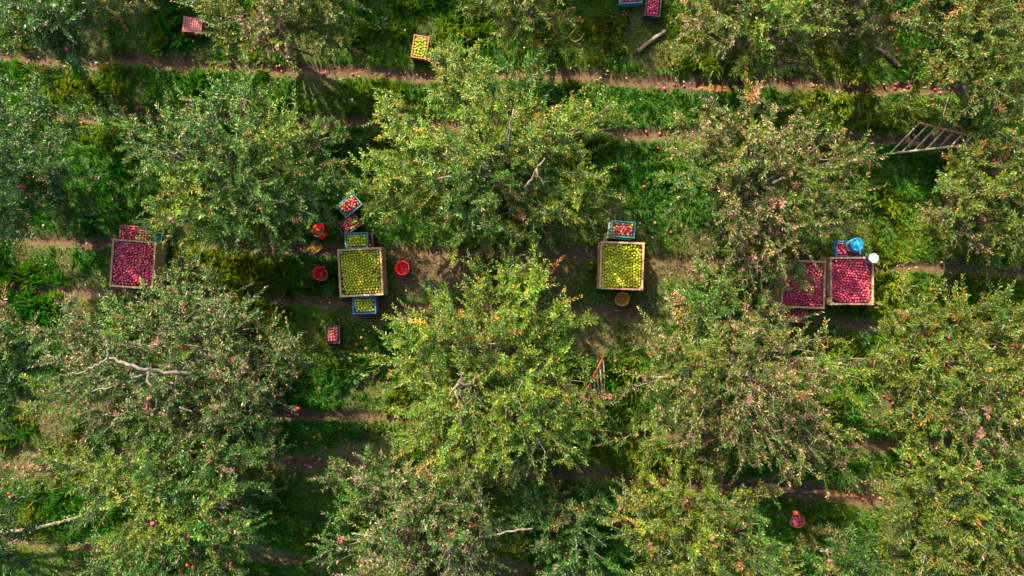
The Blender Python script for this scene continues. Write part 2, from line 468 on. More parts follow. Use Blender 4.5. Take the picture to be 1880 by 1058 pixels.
def apple_heap_mesh(name, pts, kind, rad, seed):
    rng = np.random.RandomState(seed); n = len(pts); nv = len(AV)
    pts = np.array(pts); r = rad * rng.uniform(0.84, 1.1, n)
    v = np.einsum('nij,vj->nvi', rot_mats(n, rng, 1.7), AV) * r[:, None, None] + pts[:, None, :]
    f = AF[None] + (np.arange(n) * nv)[:, None, None]
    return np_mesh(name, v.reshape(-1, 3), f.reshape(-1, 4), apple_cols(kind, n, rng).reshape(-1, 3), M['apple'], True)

APPLE_ME = {}
def apple_meshes(kind):
    if kind not in APPLE_ME:
        base = {'green': 100, 'red': 200, 'yellow': 300, 'blush': 400, 'mixed': 500, 'pale': 600}[kind]
        APPLE_ME[kind] = [apple_heap_mesh(kind + '_apple', [(0, 0, 0)], kind, 1.0, base + i) for i in range(14)]
    return APPLE_ME[kind]

def one_apple(kind, loc, r, rng, label=None, group=None, parent=None, name=None):
    me = rng.choice(apple_meshes(kind))
    nm = name or {'green': 'green_apple', 'yellow': 'yellow_apple'}.get(kind, 'red_apple')
    o = link(nm, me, parent, loc, (rng.uniform(-1.2, 1.2), rng.uniform(-1.2, 1.2), rng.uniform(0, 6.28)), (r, r, r * rng.uniform(.92, 1.0)))
    if label: tag(o, label, 'apple', group)
    return o

def pack(w, d, r, seed, margin=0.0, dome=0.0, layers=2, z=0.0):
    """apple centres settled in a w x d box by pushing neighbours apart, top layer first"""
    rng = np.random.RandomState(seed); L = []
    hw = w / 2 - r; hd = d / 2 - r
    n = int(w * d / (4 * r * r * 0.866) * 1.0)
    for l in range(layers):
        p = rng.uniform(-1, 1, (n, 2)) * (hw, hd)
        for it in range(60):
            dv = p[:, None] - p[None]; q = np.sqrt((dv ** 2).sum(2)) + 1e-9
            np.fill_diagonal(q, 9)
            push = np.clip(2 * r - q, 0, None) * 0.35
            p = p + (dv / q[..., None] * push[..., None]).sum(1)
            p[:, 0] = np.clip(p[:, 0], -hw, hw); p[:, 1] = np.clip(p[:, 1], -hd, hd)
        e = np.maximum(np.abs(p[:, 0]) / (w / 2), np.abs(p[:, 1]) / (d / 2))
        zz = z - r * 1.35 * l + rng.uniform(-.6, .4, n) * r + dome * (1 - e * e) + 0.05 * (noise2(p[:, 0] + 9, p[:, 1] + 9 + seed, 7, 3.5) - .55)
        L.append([(p[i, 0], p[i, 1], zz[i]) for i in range(n)])
    return L

# ------------------------------------------------------------------ wooden bins
BW, BD, BH = 0.98, 1.07, 0.65
BIN_ME = {}
def bin_meshes():
    t = 0.024; hb = 0.112
    BIN_ME['bx'] = MB().box((0, 0, 0), (BW, t, hb)).mesh('side_board', M['bin_x'])
    BIN_ME['by'] = MB().box((0, 0, 0), (t, BD - 2 * t - 0.004, hb)).mesh('side_board', M['bin_y'])
    post = MB(); s = 0.085                          # triangular corner post
    post.v += [(0, 0, 0), (s, 0, 0), (0, s, 0), (0, 0, BH - 0.14), (s, 0, BH - 0.14), (0, s, BH - 0.14)]
    post.f += [(2, 1, 0), (3, 4, 5), (0, 1, 4, 3), (1, 2, 5, 4), (2, 0, 3, 5)]
    BIN_ME['post'] = post.mesh('corner_post', M['bin_y'])
    BIN_ME['rx'] = MB().box((0, 0, 0), (BW + 0.012, 0.042, 0.022)).mesh('top_rail', M['bin_x'])
    BIN_ME['ry'] = MB().box((0, 0, 0), (0.042, BD - 0.084 + 0.006, 0.022)).mesh('top_rail', M['bin_y'])
    BIN_ME['floor'] = MB().box((0, 0, 0), (BW - 2 * t - 0.01, 0.12, 0.02)).mesh('floor_board', M['bin_x'])
    BIN_ME['skid'] = MB().box((0, 0, 0), (0.09, BD - 0.02, 0.095)).mesh('skid', M['bin_y'])
    BIN_ME['batten'] = MB().box((0, 0, 0), (0.018, 0.06, BH - 0.14)).mesh('batten', M['bin_y'])
bin_meshes()

def make_bin(cx, cy, rz, label, seed):
    """cx, cy: pixel of the middle of the rim"""
    rng = random.Random(seed)
    p = P(cx, cy, BH); zg = gz(p[0], p[1]) - 0.005
    t = thing('wooden_apple_bin', label, 'bin', (p[0], p[1], zg), rz, 'wooden apple bins')
    tk = 0.024; hb = 0.112; z0 = 0.115
    j = lambda a=0.003: rng.uniform(-a, a)
    for k in range(4):
        z = z0 + hb / 2 + k * (hb + 0.024)
        for s in (-1, 1):
            link('side_board', BIN_ME['bx'], t, (j(), s * (BD / 2 - tk / 2) + j(.002), z), (0, 0, j(.003)))
            link('side_board', BIN_ME['by'], t, (s * (BW / 2 - tk / 2) + j(.002), 0, z), (0, 0, j(.003)))
    for sx in (-1, 1):
        for sy in (-1, 1):
            rot = {(-1, -1): 0, (1, -1): 90, (1, 1): 180, (-1, 1): 270}[(sx, sy)]
            link('corner_post', BIN_ME['post'], t, (sx * (BW / 2 - tk - 0.003), sy * (BD / 2 - tk - 0.003), z0), (0, 0, R(rot)))
        link('top_rail', BIN_ME['ry'], t, (sx * (BW / 2 - 0.018), 0, BH - 0.003), (0, 0, j(.002)))
        link('top_rail', BIN_ME['rx'], t, (0, sx * (BD / 2 - 0.017), BH), (0, 0, j(.002)))
        for yy in (-0.3, 0.3):
            link('batten', BIN_ME['batten'], t, (sx * (BW / 2 + 0.010), yy, z0 + (BH - 0.14) / 2 + 0.004))
    for k in range(8):
        link('floor_board', BIN_ME['floor'], t, (0, -BD / 2 + 0.09 + k * 0.127, 0.1065))
    for x in (-0.42, 0, 0.42):
        link('skid', BIN_ME['skid'], t, (x, 0, 0.0475))
    return t

def bin_apples(t, kind, seed, label_stuff, label_one=None, group=None):
    r = 0.0355
    L = pack(BW - 0.085, BD - 0.085, r, seed, 0.0, 0.035, 2, BH - 0.04)
    # keep out of the triangular corner posts
    ok = lambda q: (abs(q[0]) / (BW / 2 - 0.03) + abs(q[1]) / (BD / 2 - 0.03)) < 1.86
    L = [[q for q in l if ok(q)] for l in L]
    mw = Matrix.Translation(t.location) @ Matrix.Rotation(t.rotation_euler.z, 4, 'Z')
    rng = random.Random(seed)
    if label_one:
        for q in L[0]:
            one_apple(kind, mw @ Vector(q), r * rng.uniform(.9, 1.1), rng, label_one, group)
        rest = L[1]
    else:
        rest = L[0] + L[1]
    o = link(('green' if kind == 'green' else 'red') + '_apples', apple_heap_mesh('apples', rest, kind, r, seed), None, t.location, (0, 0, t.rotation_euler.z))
    tag(o, label_stuff, 'apples', kind='stuff')

b1 = make_bin(244, 485, R(-4), 'wooden bin of red apples at the far left, overhung by leaves', 1)
b2 = make_bin(662, 500, R(3), 'wooden bin of green apples between two red buckets', 2)
b3 = make_bin(1142, 488, R(-2), 'wooden bin of green apples above the ochre bucket', 3)
b4 = make_bin(1564, 516, R(0), 'wooden bin of red apples with a white-lidded pail on its corner', 4)
b5 = make_bin(1475, 522, R(-2), 'wooden bin of red apples half hidden under a branch, beside another red bin', 5)
bin_apples(b1, 'red', 11, 'red apples heaped in the far left wooden bin')
bin_apples(b2, 'green', 12, 'green apples under the top layer of the bin between the red buckets',
           'green apple on top of the heap in the bin between two red buckets', 'green apples on top of the bin between the red buckets')
bin_apples(b3, 'green', 13, 'green apples heaped in the bin above the ochre bucket')
bin_apples(b4, 'red', 14, 'red apples heaped in the bin with the white-lidded pail')
bin_apples(b5, 'red', 15, 'red apples heaped in the bin half hidden under a branch')

# ------------------------------------------------------------------ plastic crates
CW, CD, CH = 0.53, 0.36, 0.27
def crate_parts(w, d, h):
    """local part builders of a slatted harvest crate, walls leaning out slightly"""
    parts = []
    lip = MB()
    for s in (-1, 1):
        lip.box((0, s * (d / 2 - 0.013), h - 0.012), (w, 0.026, 0.024)); lip.box((s * (w / 2 - 0.013), 0, h - 0.012), (0.026, d - 0.0525, 0.0238))
    parts.append(('rim', lip))
    for s in (-1, 1):
        for ax in (0, 1):
            mb = MB(); L = (w if ax == 0 else d) - 0.06; n = 8 if ax == 0 else 5
            off = s * ((d if ax == 0 else w) / 2 - 0.02)
            def put(a, z, da, dz, th=0.012):
                mb.box((a, off, z) if ax == 0 else (off, a, z), (da, th, dz) if ax == 0 else (th, da, dz))
            for z in (0.022, h * 0.36, h * 0.64): put(0, z, L + 0.02, 0.04)
            for k in range(n + 1): put(-L / 2 + k * L / n, h / 2 - 0.008, 0.018, h - 0.035, 0.009)
            parts.append(('wall', mb))
    for sx in (-1, 1):
        for sy in (-1, 1):
            mb = MB().box((sx * (w / 2 - 0.02), sy * (d / 2 - 0.02), h / 2 - 0.013), (0.034, 0.034, h - 0.03))
            parts.append(('corner_post', mb))
    fl = MB()
    for k in range(9): fl.box((-w / 2 + 0.04 + k * (w - 0.08) / 8, 0, 0.010), (0.03, d - 0.035, 0.012))
    for k in range(6): fl.box((0, -d / 2 + 0.04 + k * (d - 0.08) / 5, 0.0105), (w - 0.035, 0.022, 0.009))
    fl.box((0, 0, 0.0185), (w - 0.05, d - 0.05, 0.004))
    parts.append(('floor', fl))
    return parts
CRATE_ME = {}
def make_crate(px, py, rz, mat, label, z=0.0, w=CW, d=CD, h=CH, flip=False, group='plastic harvest crates', name='plastic_crate'):
    p = P(px, py, z + h); zg = gz(p[0], p[1])
    t = thing(name, label, 'crate', (p[0], p[1], zg + z + 0.004), rz, group)
    key = (mat, w, d, h)
    if key not in CRATE_ME:
        CRATE_ME[key] = [(n, mb.mesh(n, M[mat])) for n, mb in crate_parts(w, d, h)]
    for n, me in CRATE_ME[key]:
        o = link(n, me, t)
        if flip: o.rotation_euler = (math.pi, 0, 0); o.location = (0, 0, h)
    return t

def crate_apples(t, kind, seed, label, w=CW, d=CD, h=CH, single=None, n_name=None, fill=-0.035):
    r = 0.0355
    L = pack(w - 0.075, d - 0.075, r, seed, 0, 0.03, 2, h + fill)
    rng = random.Random(seed)
    mw = Matrix.Translation(t.location) @ Matrix.Rotation(t.rotation_euler.z, 4, 'Z')
    nm = n_name or ('green_apples' if kind == 'green' else 'red_apples')
    o = link(nm, apple_heap_mesh('apples', L[0] + L[1], kind, r, seed), None, t.location, (0, 0, t.rotation_euler.z))
    tag(o, label, 'apples', kind='stuff')

c = make_crate(353, 45.5, R(-6), 'maroon', 'empty maroon crate lying upside down in the grass', w=0.47, d=0.37, h=0.26, flip=True)
c = make_crate(771, 86, R(81), 'brick', 'brick red crate of yellow-green apples above the tall middle tree'); crate_apples(c, 'green', 31, 'yellow-green apples filling the brick red crate')
c = make_crate(1158, -8, R(3), 'teal', 'teal crate of red apples cut by the top edge'); crate_apples(c, 'red', 32, 'red apples in the teal crate at the top edge')
c = make_crate(1200, 6, R(84), 'black', 'black crate of red apples at the top edge, beside a teal one', w=0.6); crate_apples(c, 'red', 33, 'red apples filling the black crate at the top edge', w=0.6)
c = make_crate(243, 429, R(-3), 'maroon', 'maroon crate of red apples behind the far left bin', w=0.62); crate_apples(c, 'red', 34, 'red apples in the maroon crate behind the far left bin', w=0.62)
c = make_crate(280, 438, R(-3), 'teal', 'dark teal crate tucked under leaves beside the maroon crate', w=0.4, d=0.3, h=0.2)
c = make_crate(662, 443, R(2), 'maroon', 'maroon crate at the bottom of the stack above the green apple bin', w=0.56)
c = make_crate(654, 441.5, R(2), 'teal', 'teal crate of green apples stacked on a maroon crate', z=CH, w=0.52); crate_apples(c, 'green', 35, 'green apples filling the stacked teal crate', w=0.52)
c = make_crate(641, 412, R(34), 'black', 'black crate of red apples standing at a slant beside the teal ones', w=0.5, d=0.34); crate_apples(c, 'mixed', 36, 'mixed red apples in the slanting black crate', w=0.5, d=0.34)
c = make_crate(641, 377, R(40), 'teal', 'teal crate of red apples half under the tree, above the slanting black crate', w=0.5, d=0.36); crate_apples(c, 'pale', 37, 'red apples in the teal crate half under the tree', w=0.5, d=0.36)
c = make_crate(671, 560, R(2), 'maroon', 'maroon crate at the bottom of the stack below the green apple bin', w=0.54)
c = make_crate(667.5, 561, R(2), 'blue', 'blue crate of green apples stacked on a maroon crate', z=CH, w=0.53, d=0.39); crate_apples(c, 'green', 38, 'green apples filling the blue crate', w=0.53, d=0.39)
c = make_crate(611, 614, R(91), 'black', 'small dark crate of pale red apples standing alone in the grass', w=0.42, d=0.33); crate_apples(c, 'pale', 39, 'pale red apples filling the lone dark crate', w=0.42, d=0.33)
c = make_crate(1138, 425, R(-5), 'grey', 'pale grey crate under the teal crate of mixed apples', w=0.54)
c = make_crate(1144, 421, R(-5), 'teal', 'teal crate of red and green apples stacked above the right green bin', z=CH, w=0.55, d=0.37); crate_apples(c, 'mixed', 40, 'mixed red and green apples in the stacked teal crate', w=0.55, d=0.37, fill=-0.06)
c = make_crate(1470, 578, R(-2), 'brick', 'brick red crate of red apples below the half hidden bin', w=0.34, d=0.36); crate_apples(c, 'red', 41, 'red apples in the crate below the half hidden bin', w=0.34, d=0.36)
c_blue = make_crate(1558, 457, R(-2), 'blue', 'blue crate of red apples carrying a large blue bucket', z=0.0, w=0.56, d=0.36); crate_apples(c_blue, 'red', 42, 'red apples in the blue crate under the blue bucket', w=0.56, d=0.36)

# ------------------------------------------------------------------ buckets
def make_bucket(loc, mat, label, r=0.155, h=0.28, rb=0.115, lid=None, handle=1.0, rot=(0, 0, 0), name='bucket', cat='bucket', group='harvest buckets'):
    t = thing(name, label, cat, loc, 0, group); t.rotation_euler = rot
    body = MB().lathe([(0.002, 0.004), (rb - 0.006, 0.004), (rb, 0.012), (r - 0.008, h - 0.05), (r, h - 0.048), (r, h - 0.036), (r - 0.004, h - 0.034), (r, h - 0.008), (r + 0.004, h - 0.004), (r + 0.004, h), (r - 0.006, h), (r - 0.01, h - 0.03), (rb - 0.006, 0.018), (rb - 0.012, 0.014), (0.002, 0.014)], 28)
    bo = body.build('body', M[mat], t, True)
    rim = MB().lathe([(r + 0.002, h - 0.014), (r + 0.009, h - 0.011), (r + 0.009, h + 0.001), (r + 0.001, h + 0.005), (r - 0.006, h + 0.001)], 28); rim.build('rim', M[mat], bo, True)
    if lid:
        l = MB().lathe([(r + 0.011, h - 0.016), (r + 0.012, h + 0.008), (r + 0.004, h + 0.013), (r - 0.012, h + 0.013), (r - 0.016, h + 0.007), (r * 0.55, h + 0.008), (r * 0.5, h + 0.012), (0.02, h + 0.013), (0.001, h + 0.013)], 28)
        l.build('lid', M[lid], t, True)
    pts = []
    for k in range(15):     # bail hanging down one side
        a = math.pi * k / 14
        pts.append(((r + 0.014) * math.cos(a), -(r + 0.016) * math.sin(a) * 0.98, h - 0.03 - 0.11 * handle * math.sin(a)))
    MB().tube(pts, 0.0045, 5).build('handle', M['wire'], t, True)
    for s in (-1, 1):
        MB().box((s * (r + 0.006), 0, h - 0.03), (0.014, 0.03, 0.03)).build('ear', M[mat], bo)
    return t

def on_ground(px, py, zt):
    p = P(px, py, zt); return (p[0], p[1], gz(p[0], p[1]) + 0.004)
make_bucket(on_ground(587.5, 502, 0.28), 'red', 'empty red bucket standing left of the green apple bin')
bk2 = make_bucket(on_ground(738.5, 492, 0.28), 'red', 'red bucket with a few apples inside, right of the green apple bin')
bk3 = make_bucket(on_ground(1143, 549, 0.28), 'ochre', 'ochre bucket standing below the right green apple bin', handle=0.9)
rngA = random.Random(77)
for k, (dx, dy) in enumerate(((0.03, 0.03), (-0.045, 0.0), (0.02, -0.05), (0.055, -0.015))):
    one_apple('pale', (bk2.location.x + dx + .01, bk2.location.y + dy, bk2.location.z + 0.056 + 0.012 * (k % 2)), 0.036, rngA,
              'pale red apple lying in the red bucket beside the bin', 'apples in the red bucket', name='red_apple')
# the fallen red bucket: axis from its base towards its mouth (up-left), lying on the ground
p0 = P(594.5, 434, 0.12); 
axis = Vector((-0.40, 0.70, 0.58)).normalized()
q = Vector((0, 0, 1)).rotation_difference(axis)
bk4 = make_bucket((p0[0], p0[1], gz(p0[0], p0[1]) + 0.10), 'red', 'red bucket tipped over on the grass under the tree', rot=q.to_euler())
# ochre carton, opened out
ct = thing('yellow_carton', 'crumpled ochre carton lying open beside the tipped bucket', 'carton', on_ground(580, 453, 0.05), R(38))
MB().box((0, 0, 0.006), (0.2, 0.2, 0.008)).build('base', M['ochre'], ct)
for (cx, cy, sx, sy, rx, ry) in ((0.11, 0, 0.05, 0.2, 0, -50), (-0.115, 0, 0.07, 0.19, 0, 35), (0, 0.115, 0.19, 0.06, 40, 0), (0, -0.105, 0.2, 0.04, -60, 0)):
    MB().box((cx, cy, 0.03), (sx, sy, 0.006), Matrix.Rotation(R(rx), 3, 'X') @ Matrix.Rotation(R(ry), 3, 'Y')).build('flap', M['ochre'], ct)
# blue bucket with lid, on the blue crate
pb = P(1575, 449, CH + 0.42)
make_bucket((pb[0], pb[1], c_blue.location.z + CH + 0.012), 'cyan', 'large blue lidded bucket standing on the crate of red apples', r=0.142, h=0.37, rb=0.125, lid='cyan', handle=1.5, rot=(0, 0, R(-50)), name='lidded_bucket')
pw = P(1606, 474, BH + 0.25)
make_bucket((pw[0] - 0.02, pw[1], b4.location.z + BH + 0.014), 'navy', 'dark blue pail with a white lid on the corner of a red apple bin', r=0.098, h=0.235, rb=0.085, lid='white', handle=1.2, rot=(0, 0, R(-60)), name='lidded_bucket')
# red tub of apples, lower right
tb = make_bucket(on_ground(1465, 957, 0.24), 'brick', 'red tub full of red apples on the grass at the lower right', r=0.155, h=0.24, rb=0.125, handle=0.2, name='apple_tub', cat='tub')
pts = []
for k in range(30):
    a = k * 2.4; rr = 0.118 * math.sqrt((k + .3) / 30); pts.append((rr * math.cos(a), rr * math.sin(a), 0.2 - 0.02 * (k % 2)))
o = link('red_apples', apple_heap_mesh('apples', pts, 'red', 0.031, 8), None, tb.location); tag(o, 'red apples filling the red tub at the lower right', 'apples', kind='stuff')
rg = thing('orange_rag', 'bright orange rag hanging on the edge of the red tub', 'rag', (tb.location.x - 0.04, tb.location.y + 0.165, tb.location.z + 0.0))
mb = MB(); n = 7
for i in range(n):
    for j in range(5):
        u = i / (n - 1) - .5; v = j / 4
        mb.v.append((u * 0.14 + 0.01 * math.sin(9 * v), v * 0.07 - 0.02 + 0.012 * math.sin(14 * u), 0.262 - 0.11 * v * v + 0.012 * math.sin(17 * u + 3 * v)))
for i in range(n - 1):
    for j in range(4): mb.f.append((i * 5 + j, (i + 1) * 5 + j, (i + 1) * 5 + j + 1, i * 5 + j + 1))
M['rag'] = mat_plastic('orange_cloth', (0.8, 0.12, 0.02), 0.8, 0.1)
o = mb.build('cloth', M['rag'], rg, True); sm = o.modifiers.new('thick', 'SOLIDIFY'); sm.thickness = 0.004

# ------------------------------------------------------------------ ladders
def ladder(label, A, B, n, rail_mat, rail2_mat, rung_mat, ext=0.06, rr=0.022):
    """A, B: lists of two 3-D end points (foot, head) of each rail"""
    A = [Vector(a) for a in A]; B = [Vector(b) for b in B]
    base = (A[0] + B[0]) / 2
    t = thing('orchard_ladder', label, 'ladder', (base.x, base.y, 0), 0, 'orchard ladders')
    loc = Vector((base.x, base.y, 0))
    for (p, q2), m in ((A, rail_mat), (B, rail2_mat)):
        d = (q2 - p); p1 = p - d * ext; p2 = q2 + d * ext
        mid = (p1 + p2) / 2 + Vector((0, 0, -0.02))
        MB().tube([p1 - loc, (p1 * .5 + mid * .5) - loc, mid - loc, (p2 * .5 + mid * .5) - loc, p2 - loc], [rr * 1.15, rr, rr * 1.05, rr, rr * 0.9], 8).build('rail', M[m], t, True)
    for k in range(n):
        u = k / (n - 1); u = u * (1.06 - 0.06 * u)
        a = A[0].lerp(A[1], u); b = B[0].lerp(B[1], u); d = (b - a).normalized() * 0.015
        MB().tube([a - d - loc, (a + b) / 2 - loc + Vector((0, 0, -.004)), b + d - loc], [0.019, 0.021, 0.019], 7).build('rung', M[rung_mat], t, True)
    return t
ladder('wide-footed wooden ladder leaning into the tree near the right edge',
       (P(1688, 226, 0.12), P(1784, 250, 1.5)), (P(1634, 282, 0.12), P(1769, 267, 1.5)), 7, 'ladder_rail', 'old_wood', 'rung', 0.06, 0.026)
ladder('red-railed ladder propped in the right side of the middle tree',
       (P(1108, 655, 0.1), P(1070, 730, 2.0)), (P(1110, 716, 0.1), P(1078, 768, 2.0)), 7, 'red_rail', 'ladder_rail', 'old_wood', 0.03)

# ------------------------------------------------------------------ loose branches, poles and litter
def stick(name, label, pts, r0, r1, mat, sides=8, twigs=(), cat='branch'):
    V = [Vector(P(a, b, z)) for a, b, z in pts]
    zs = [gz(v.x, v.y) for v in V]
    V = [v + Vector((0, 0, z)) for v, z in zip(V, zs)]
    base = V[0].copy(); t = thing(name, label, cat, base)
    # smooth the polyline
    S = []
    for i in range(len(V) - 1):
        for k in range(5):
            u = k / 5; a = V[max(i - 1, 0)]; b = V[i]; c2 = V[i + 1]; d = V[min(i + 2, len(V) - 1)]
            S.append(0.5 * ((2 * b) + (c2 - a) * u + (2 * a - 5 * b + 4 * c2 - d) * u * u + (3 * b - a - 3 * c2 + d) * u ** 3))
    S.append(V[-1]); n = len(S)
    MB().tube([s - base for s in S], [(r0 + (r1 - r0) * i / (n - 1)) * (1 + 0.12 * math.sin(i * 2.1)) for i in range(n)], sides).build('stem', M[mat], t, True)
    for tw in twigs:
        W = [Vector(P(a, b, z)) - base for a, b, z in tw]
        MB().tube(W, [0.014, 0.01, 0.005][:len(W)], 6).build('twig', M[mat], t, True)
    return t
stick('wooden_stake', 'stout grey-brown stake lying in the grass near the top', [(1171, 95, .08), (1195, 75, .08), (1222, 57, .08)], 0.05, 0.045, 'old_wood', 7, cat='stake')
stick('fallen_branch', 'dark curved branch on the grass under the top right trees', [(1592, 84, .1), (1618, 93, .07), (1636, 106, .06), (1652, 123, .05)], 0.035, 0.055, 'dark_wood')
stick('fallen_branch', 'thin forked branch lying under the small top middle tree', [(1020, 64, .06), (1042, 70, .06), (1066, 83, .04)], 0.025, 0.015, 'old_wood', 7, [[(1042, 70, .08), (1052, 58, .15), (1058, 50, .2)], [(1056, 77, .08), (1066, 72, .1), (1072, 62, .12)]])
stick('prop_pole', 'long pale curved pole lying in the lower left corner', [(2, 977, .06), (50, 972, .14), (100, 961, .22), (150, 947, .32), (205, 924, .45)], 0.045, 0.02, 'old_wood', cat='pole')
stick('fallen_branch', 'dark twig on the soil strip below the upside-down crate', [(525, 84, .04), (545, 89, .04), (578, 100, .03)], 0.022, 0.014, 'dark_wood')

def scrap(label, px, py, w, d, seed):
    p = P(px, py); rng = random.Random(seed); mb = MB(); n = 5
    for i in range(n):
        for j in range(n):
            mb.v.append(((i / (n - 1) - .5) * w + rng.uniform(-.1, .1) * w * .3, (j / (n - 1) - .5) * d + rng.uniform(-.1, .1) * d * .3, 0.05 + rng.uniform(0, .025)))
    for i in range(n - 1):
        for j in range(n - 1): mb.f.append((i * n + j, (i + 1) * n + j, (i + 1) * n + j + 1, i * n + j + 1))
    o = mb.build('paper_scrap', M['white']); o.location = (p[0], p[1], gz(p[0], p[1])); o.rotation_euler = (0, 0, rng.uniform(0, 3))
    sm = o.modifiers.new('thick', 'SOLIDIFY'); sm.thickness = 0.002
    tag(o, label, 'litter', 'white scraps in the grass')
scrap('largest white paper scrap in the grass beside the upside-down crate', 322, 69, 0.1, 0.09, 1)
scrap('narrow white scrap just below the upside-down crate', 343, 74, 0.1, 0.04, 2)
scrap('tiny white scrap above the largest scrap', 322, 52, 0.04, 0.035, 3)
scrap('tiny white scrap near the top edge above the upside-down crate', 331, 14, 0.035, 0.03, 4)

# ------------------------------------------------------------------ fallen apples
FALLEN = """102,62 130,112 137,121 120,122 125,138 88,112 204,202 252,200 260,198 237,213 250,213 310,197 152,226 230,246 146,256 168,260 123,256
227,296 232,306 207,247 508,122 543,124 593,135 580,287 573,296 578,175 814,53 854,62 647,136 707,138 645,227 987,90 1018,100 1145,22 1149,26
1143,28 1187,242 1212,245 1130,313 1188,328 1182,343 1207,273 1194,273 1220,163 1048,147 1239,155 1257,157 1288,162 1306,155 1316,169 1330,167
1344,162 1350,161 1354,165 1399,162 1331,202 1494,157 1500,157 1508,157 1560,159 1566,160 1592,154 1623,155 1645,155 1645,162 1668,159 1672,157
1676,162 1718,164 1726,170 1671,184 1613,177 1710,184 1711,193 1735,193 1576,212 1622,205 1641,203 1647,202 1581,192 1628,223 1634,224 1630,228
1593,247 1601,248 1561,246 1676,248 1680,252 1687,255 1696,253 1735,253 1736,258 1758,233 1775,250 1778,246 1721,113 1725,100 1685,312 1645,91
1757,201 1761,237 1716,146 209,367 158,423 65,394 68,375 82,415 176,450 431,546 545,539 513,551 522,561 535,576 552,641 563,610 585,631
1139,359 1115,412 1202,410 1231,427 692,600 700,600 1163,626 1129,663 1662,422 1728,482 1796,499 1763,436 587,712 502,774 492,781 522,761
565,786 508,793 544,811 563,813 578,802 572,843 587,843 522,843 530,850 613,848 542,870 13,856 8,890 45,858 500,942 530,941 642,814 1235,836
1145,923 1174,924 1217,951 1557,910 1586,917 1618,916 1431,979 1605,1020 1595,763 1631,732 1637,740 1676,728 1622,727 700,842 720,848 560,854"""
rngF = random.Random(5)
spots = [tuple(float(v) for v in s.split(',')) for s in FALLEN.split()]
for (ax, ay) in spots:
    p = P(ax, ay); k = 'red' if rngF.random() < 0.72 else 'blush'
    one_apple(k, (p[0], p[1], gz(p[0], p[1]) + 0.034), rngF.uniform(.031, .039), rngF, 'fallen red apple lying loose on the orchard ground', 'fallen red apples on the ground')
for (ax, ay) in ((917, 85), (963, 89), (654, 291), (498, 625), (513, 610), (605, 556), (898, 438), (1023, 894), (664, 620), (672, 640), (655, 632), (1086, 483), (1083, 492), (575, 660), (668, 606)):
    p = P(ax, ay)
    one_apple(rngF.choice(['yellow', 'green']), (p[0], p[1], gz(p[0], p[1]) + 0.034), rngF.uniform(.031, .039), rngF, 'fallen yellow-green apple lying loose on the orchard ground', 'fallen yellow-green apples on the ground')

# ------------------------------------------------------------------ leaves
def leaf_mesh(name, base, axis, nrm, ln, wd, col, mat, fold=0.35):
    n = len(base)
    axis = axis / np.linalg.norm(axis, axis=1, keepdims=True)
    side = np.cross(nrm, axis); side /= np.linalg.norm(side, axis=1, keepdims=True) + 1e-9
    up = np.cross(axis, side)
    L = ln[:, None]; W = wd[:, None] * 0.5
    f = fold
    v = np.stack([base,
                  base + axis * L * .45 - side * W * 1.08 + up * W * f,
                  base + axis * L - up * L * .12,
                  base + axis * L * .45 + side * W * 1.08 + up * W * f], 1)
    q = np.array([[0, 2, 1], [0, 3, 2]])
    fc = q[None] + (np.arange(n) * 4)[:, None, None]
    c = np.repeat(col[:, None, :], 4, 1)
    return np_mesh(name, v.reshape(-1, 3), fc.reshape(-1, 3), c.reshape(-1, 3), mat)

PAL = {   # (colour, weight) of leaf kinds
    'yellow': [((.075, .155, .005), 5), ((.16, .20, .006), 4.5), ((.035, .10, .008), 3.2), ((.27, .20, .012), 2.0), ((.24, .23, .05), 1.0), ((.24, .09, .02), .6)],
    'blue': [((.03, .105, .015), 5), ((.065, .13, .010), 4.5), ((.018, .07, .016), 3), ((.15, .17, .025), 1.9), ((.24, .12, .05), 1.1), ((.22, .15, .09), .9)],
    'silver': [((.035, .095, .018), 4), ((.075, .12, .014), 3.2), ((.02, .065, .016), 3), ((.25, .16, .11), 2.0), ((.30, .165, .12), 1.7), ((.22, .2, .1), 1)],
    'pink': [((.055, .105, .012), 4), ((.11, .135, .014), 3.0), ((.28, .16, .10), 2.5), ((.34, .19, .14), 2.4), ((.035, .08, .012), 3), ((.28, .17, .02), 1.0)],
    'olive': [((.07, .12, .007), 5), ((.135, .155, .008), 3.5), ((.034, .08, .009), 3.6), ((.26, .155, .02), 1.8), ((.24, .11, .04), 1.4)],
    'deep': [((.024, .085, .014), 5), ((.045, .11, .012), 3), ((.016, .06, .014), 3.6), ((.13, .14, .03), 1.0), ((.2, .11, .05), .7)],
}

def bez(a, b, c2, t):
    return a * ((1 - t) ** 2)[:, None] + b * (2 * t * (1 - t))[:, None] + c2 * (t * t)[:, None]

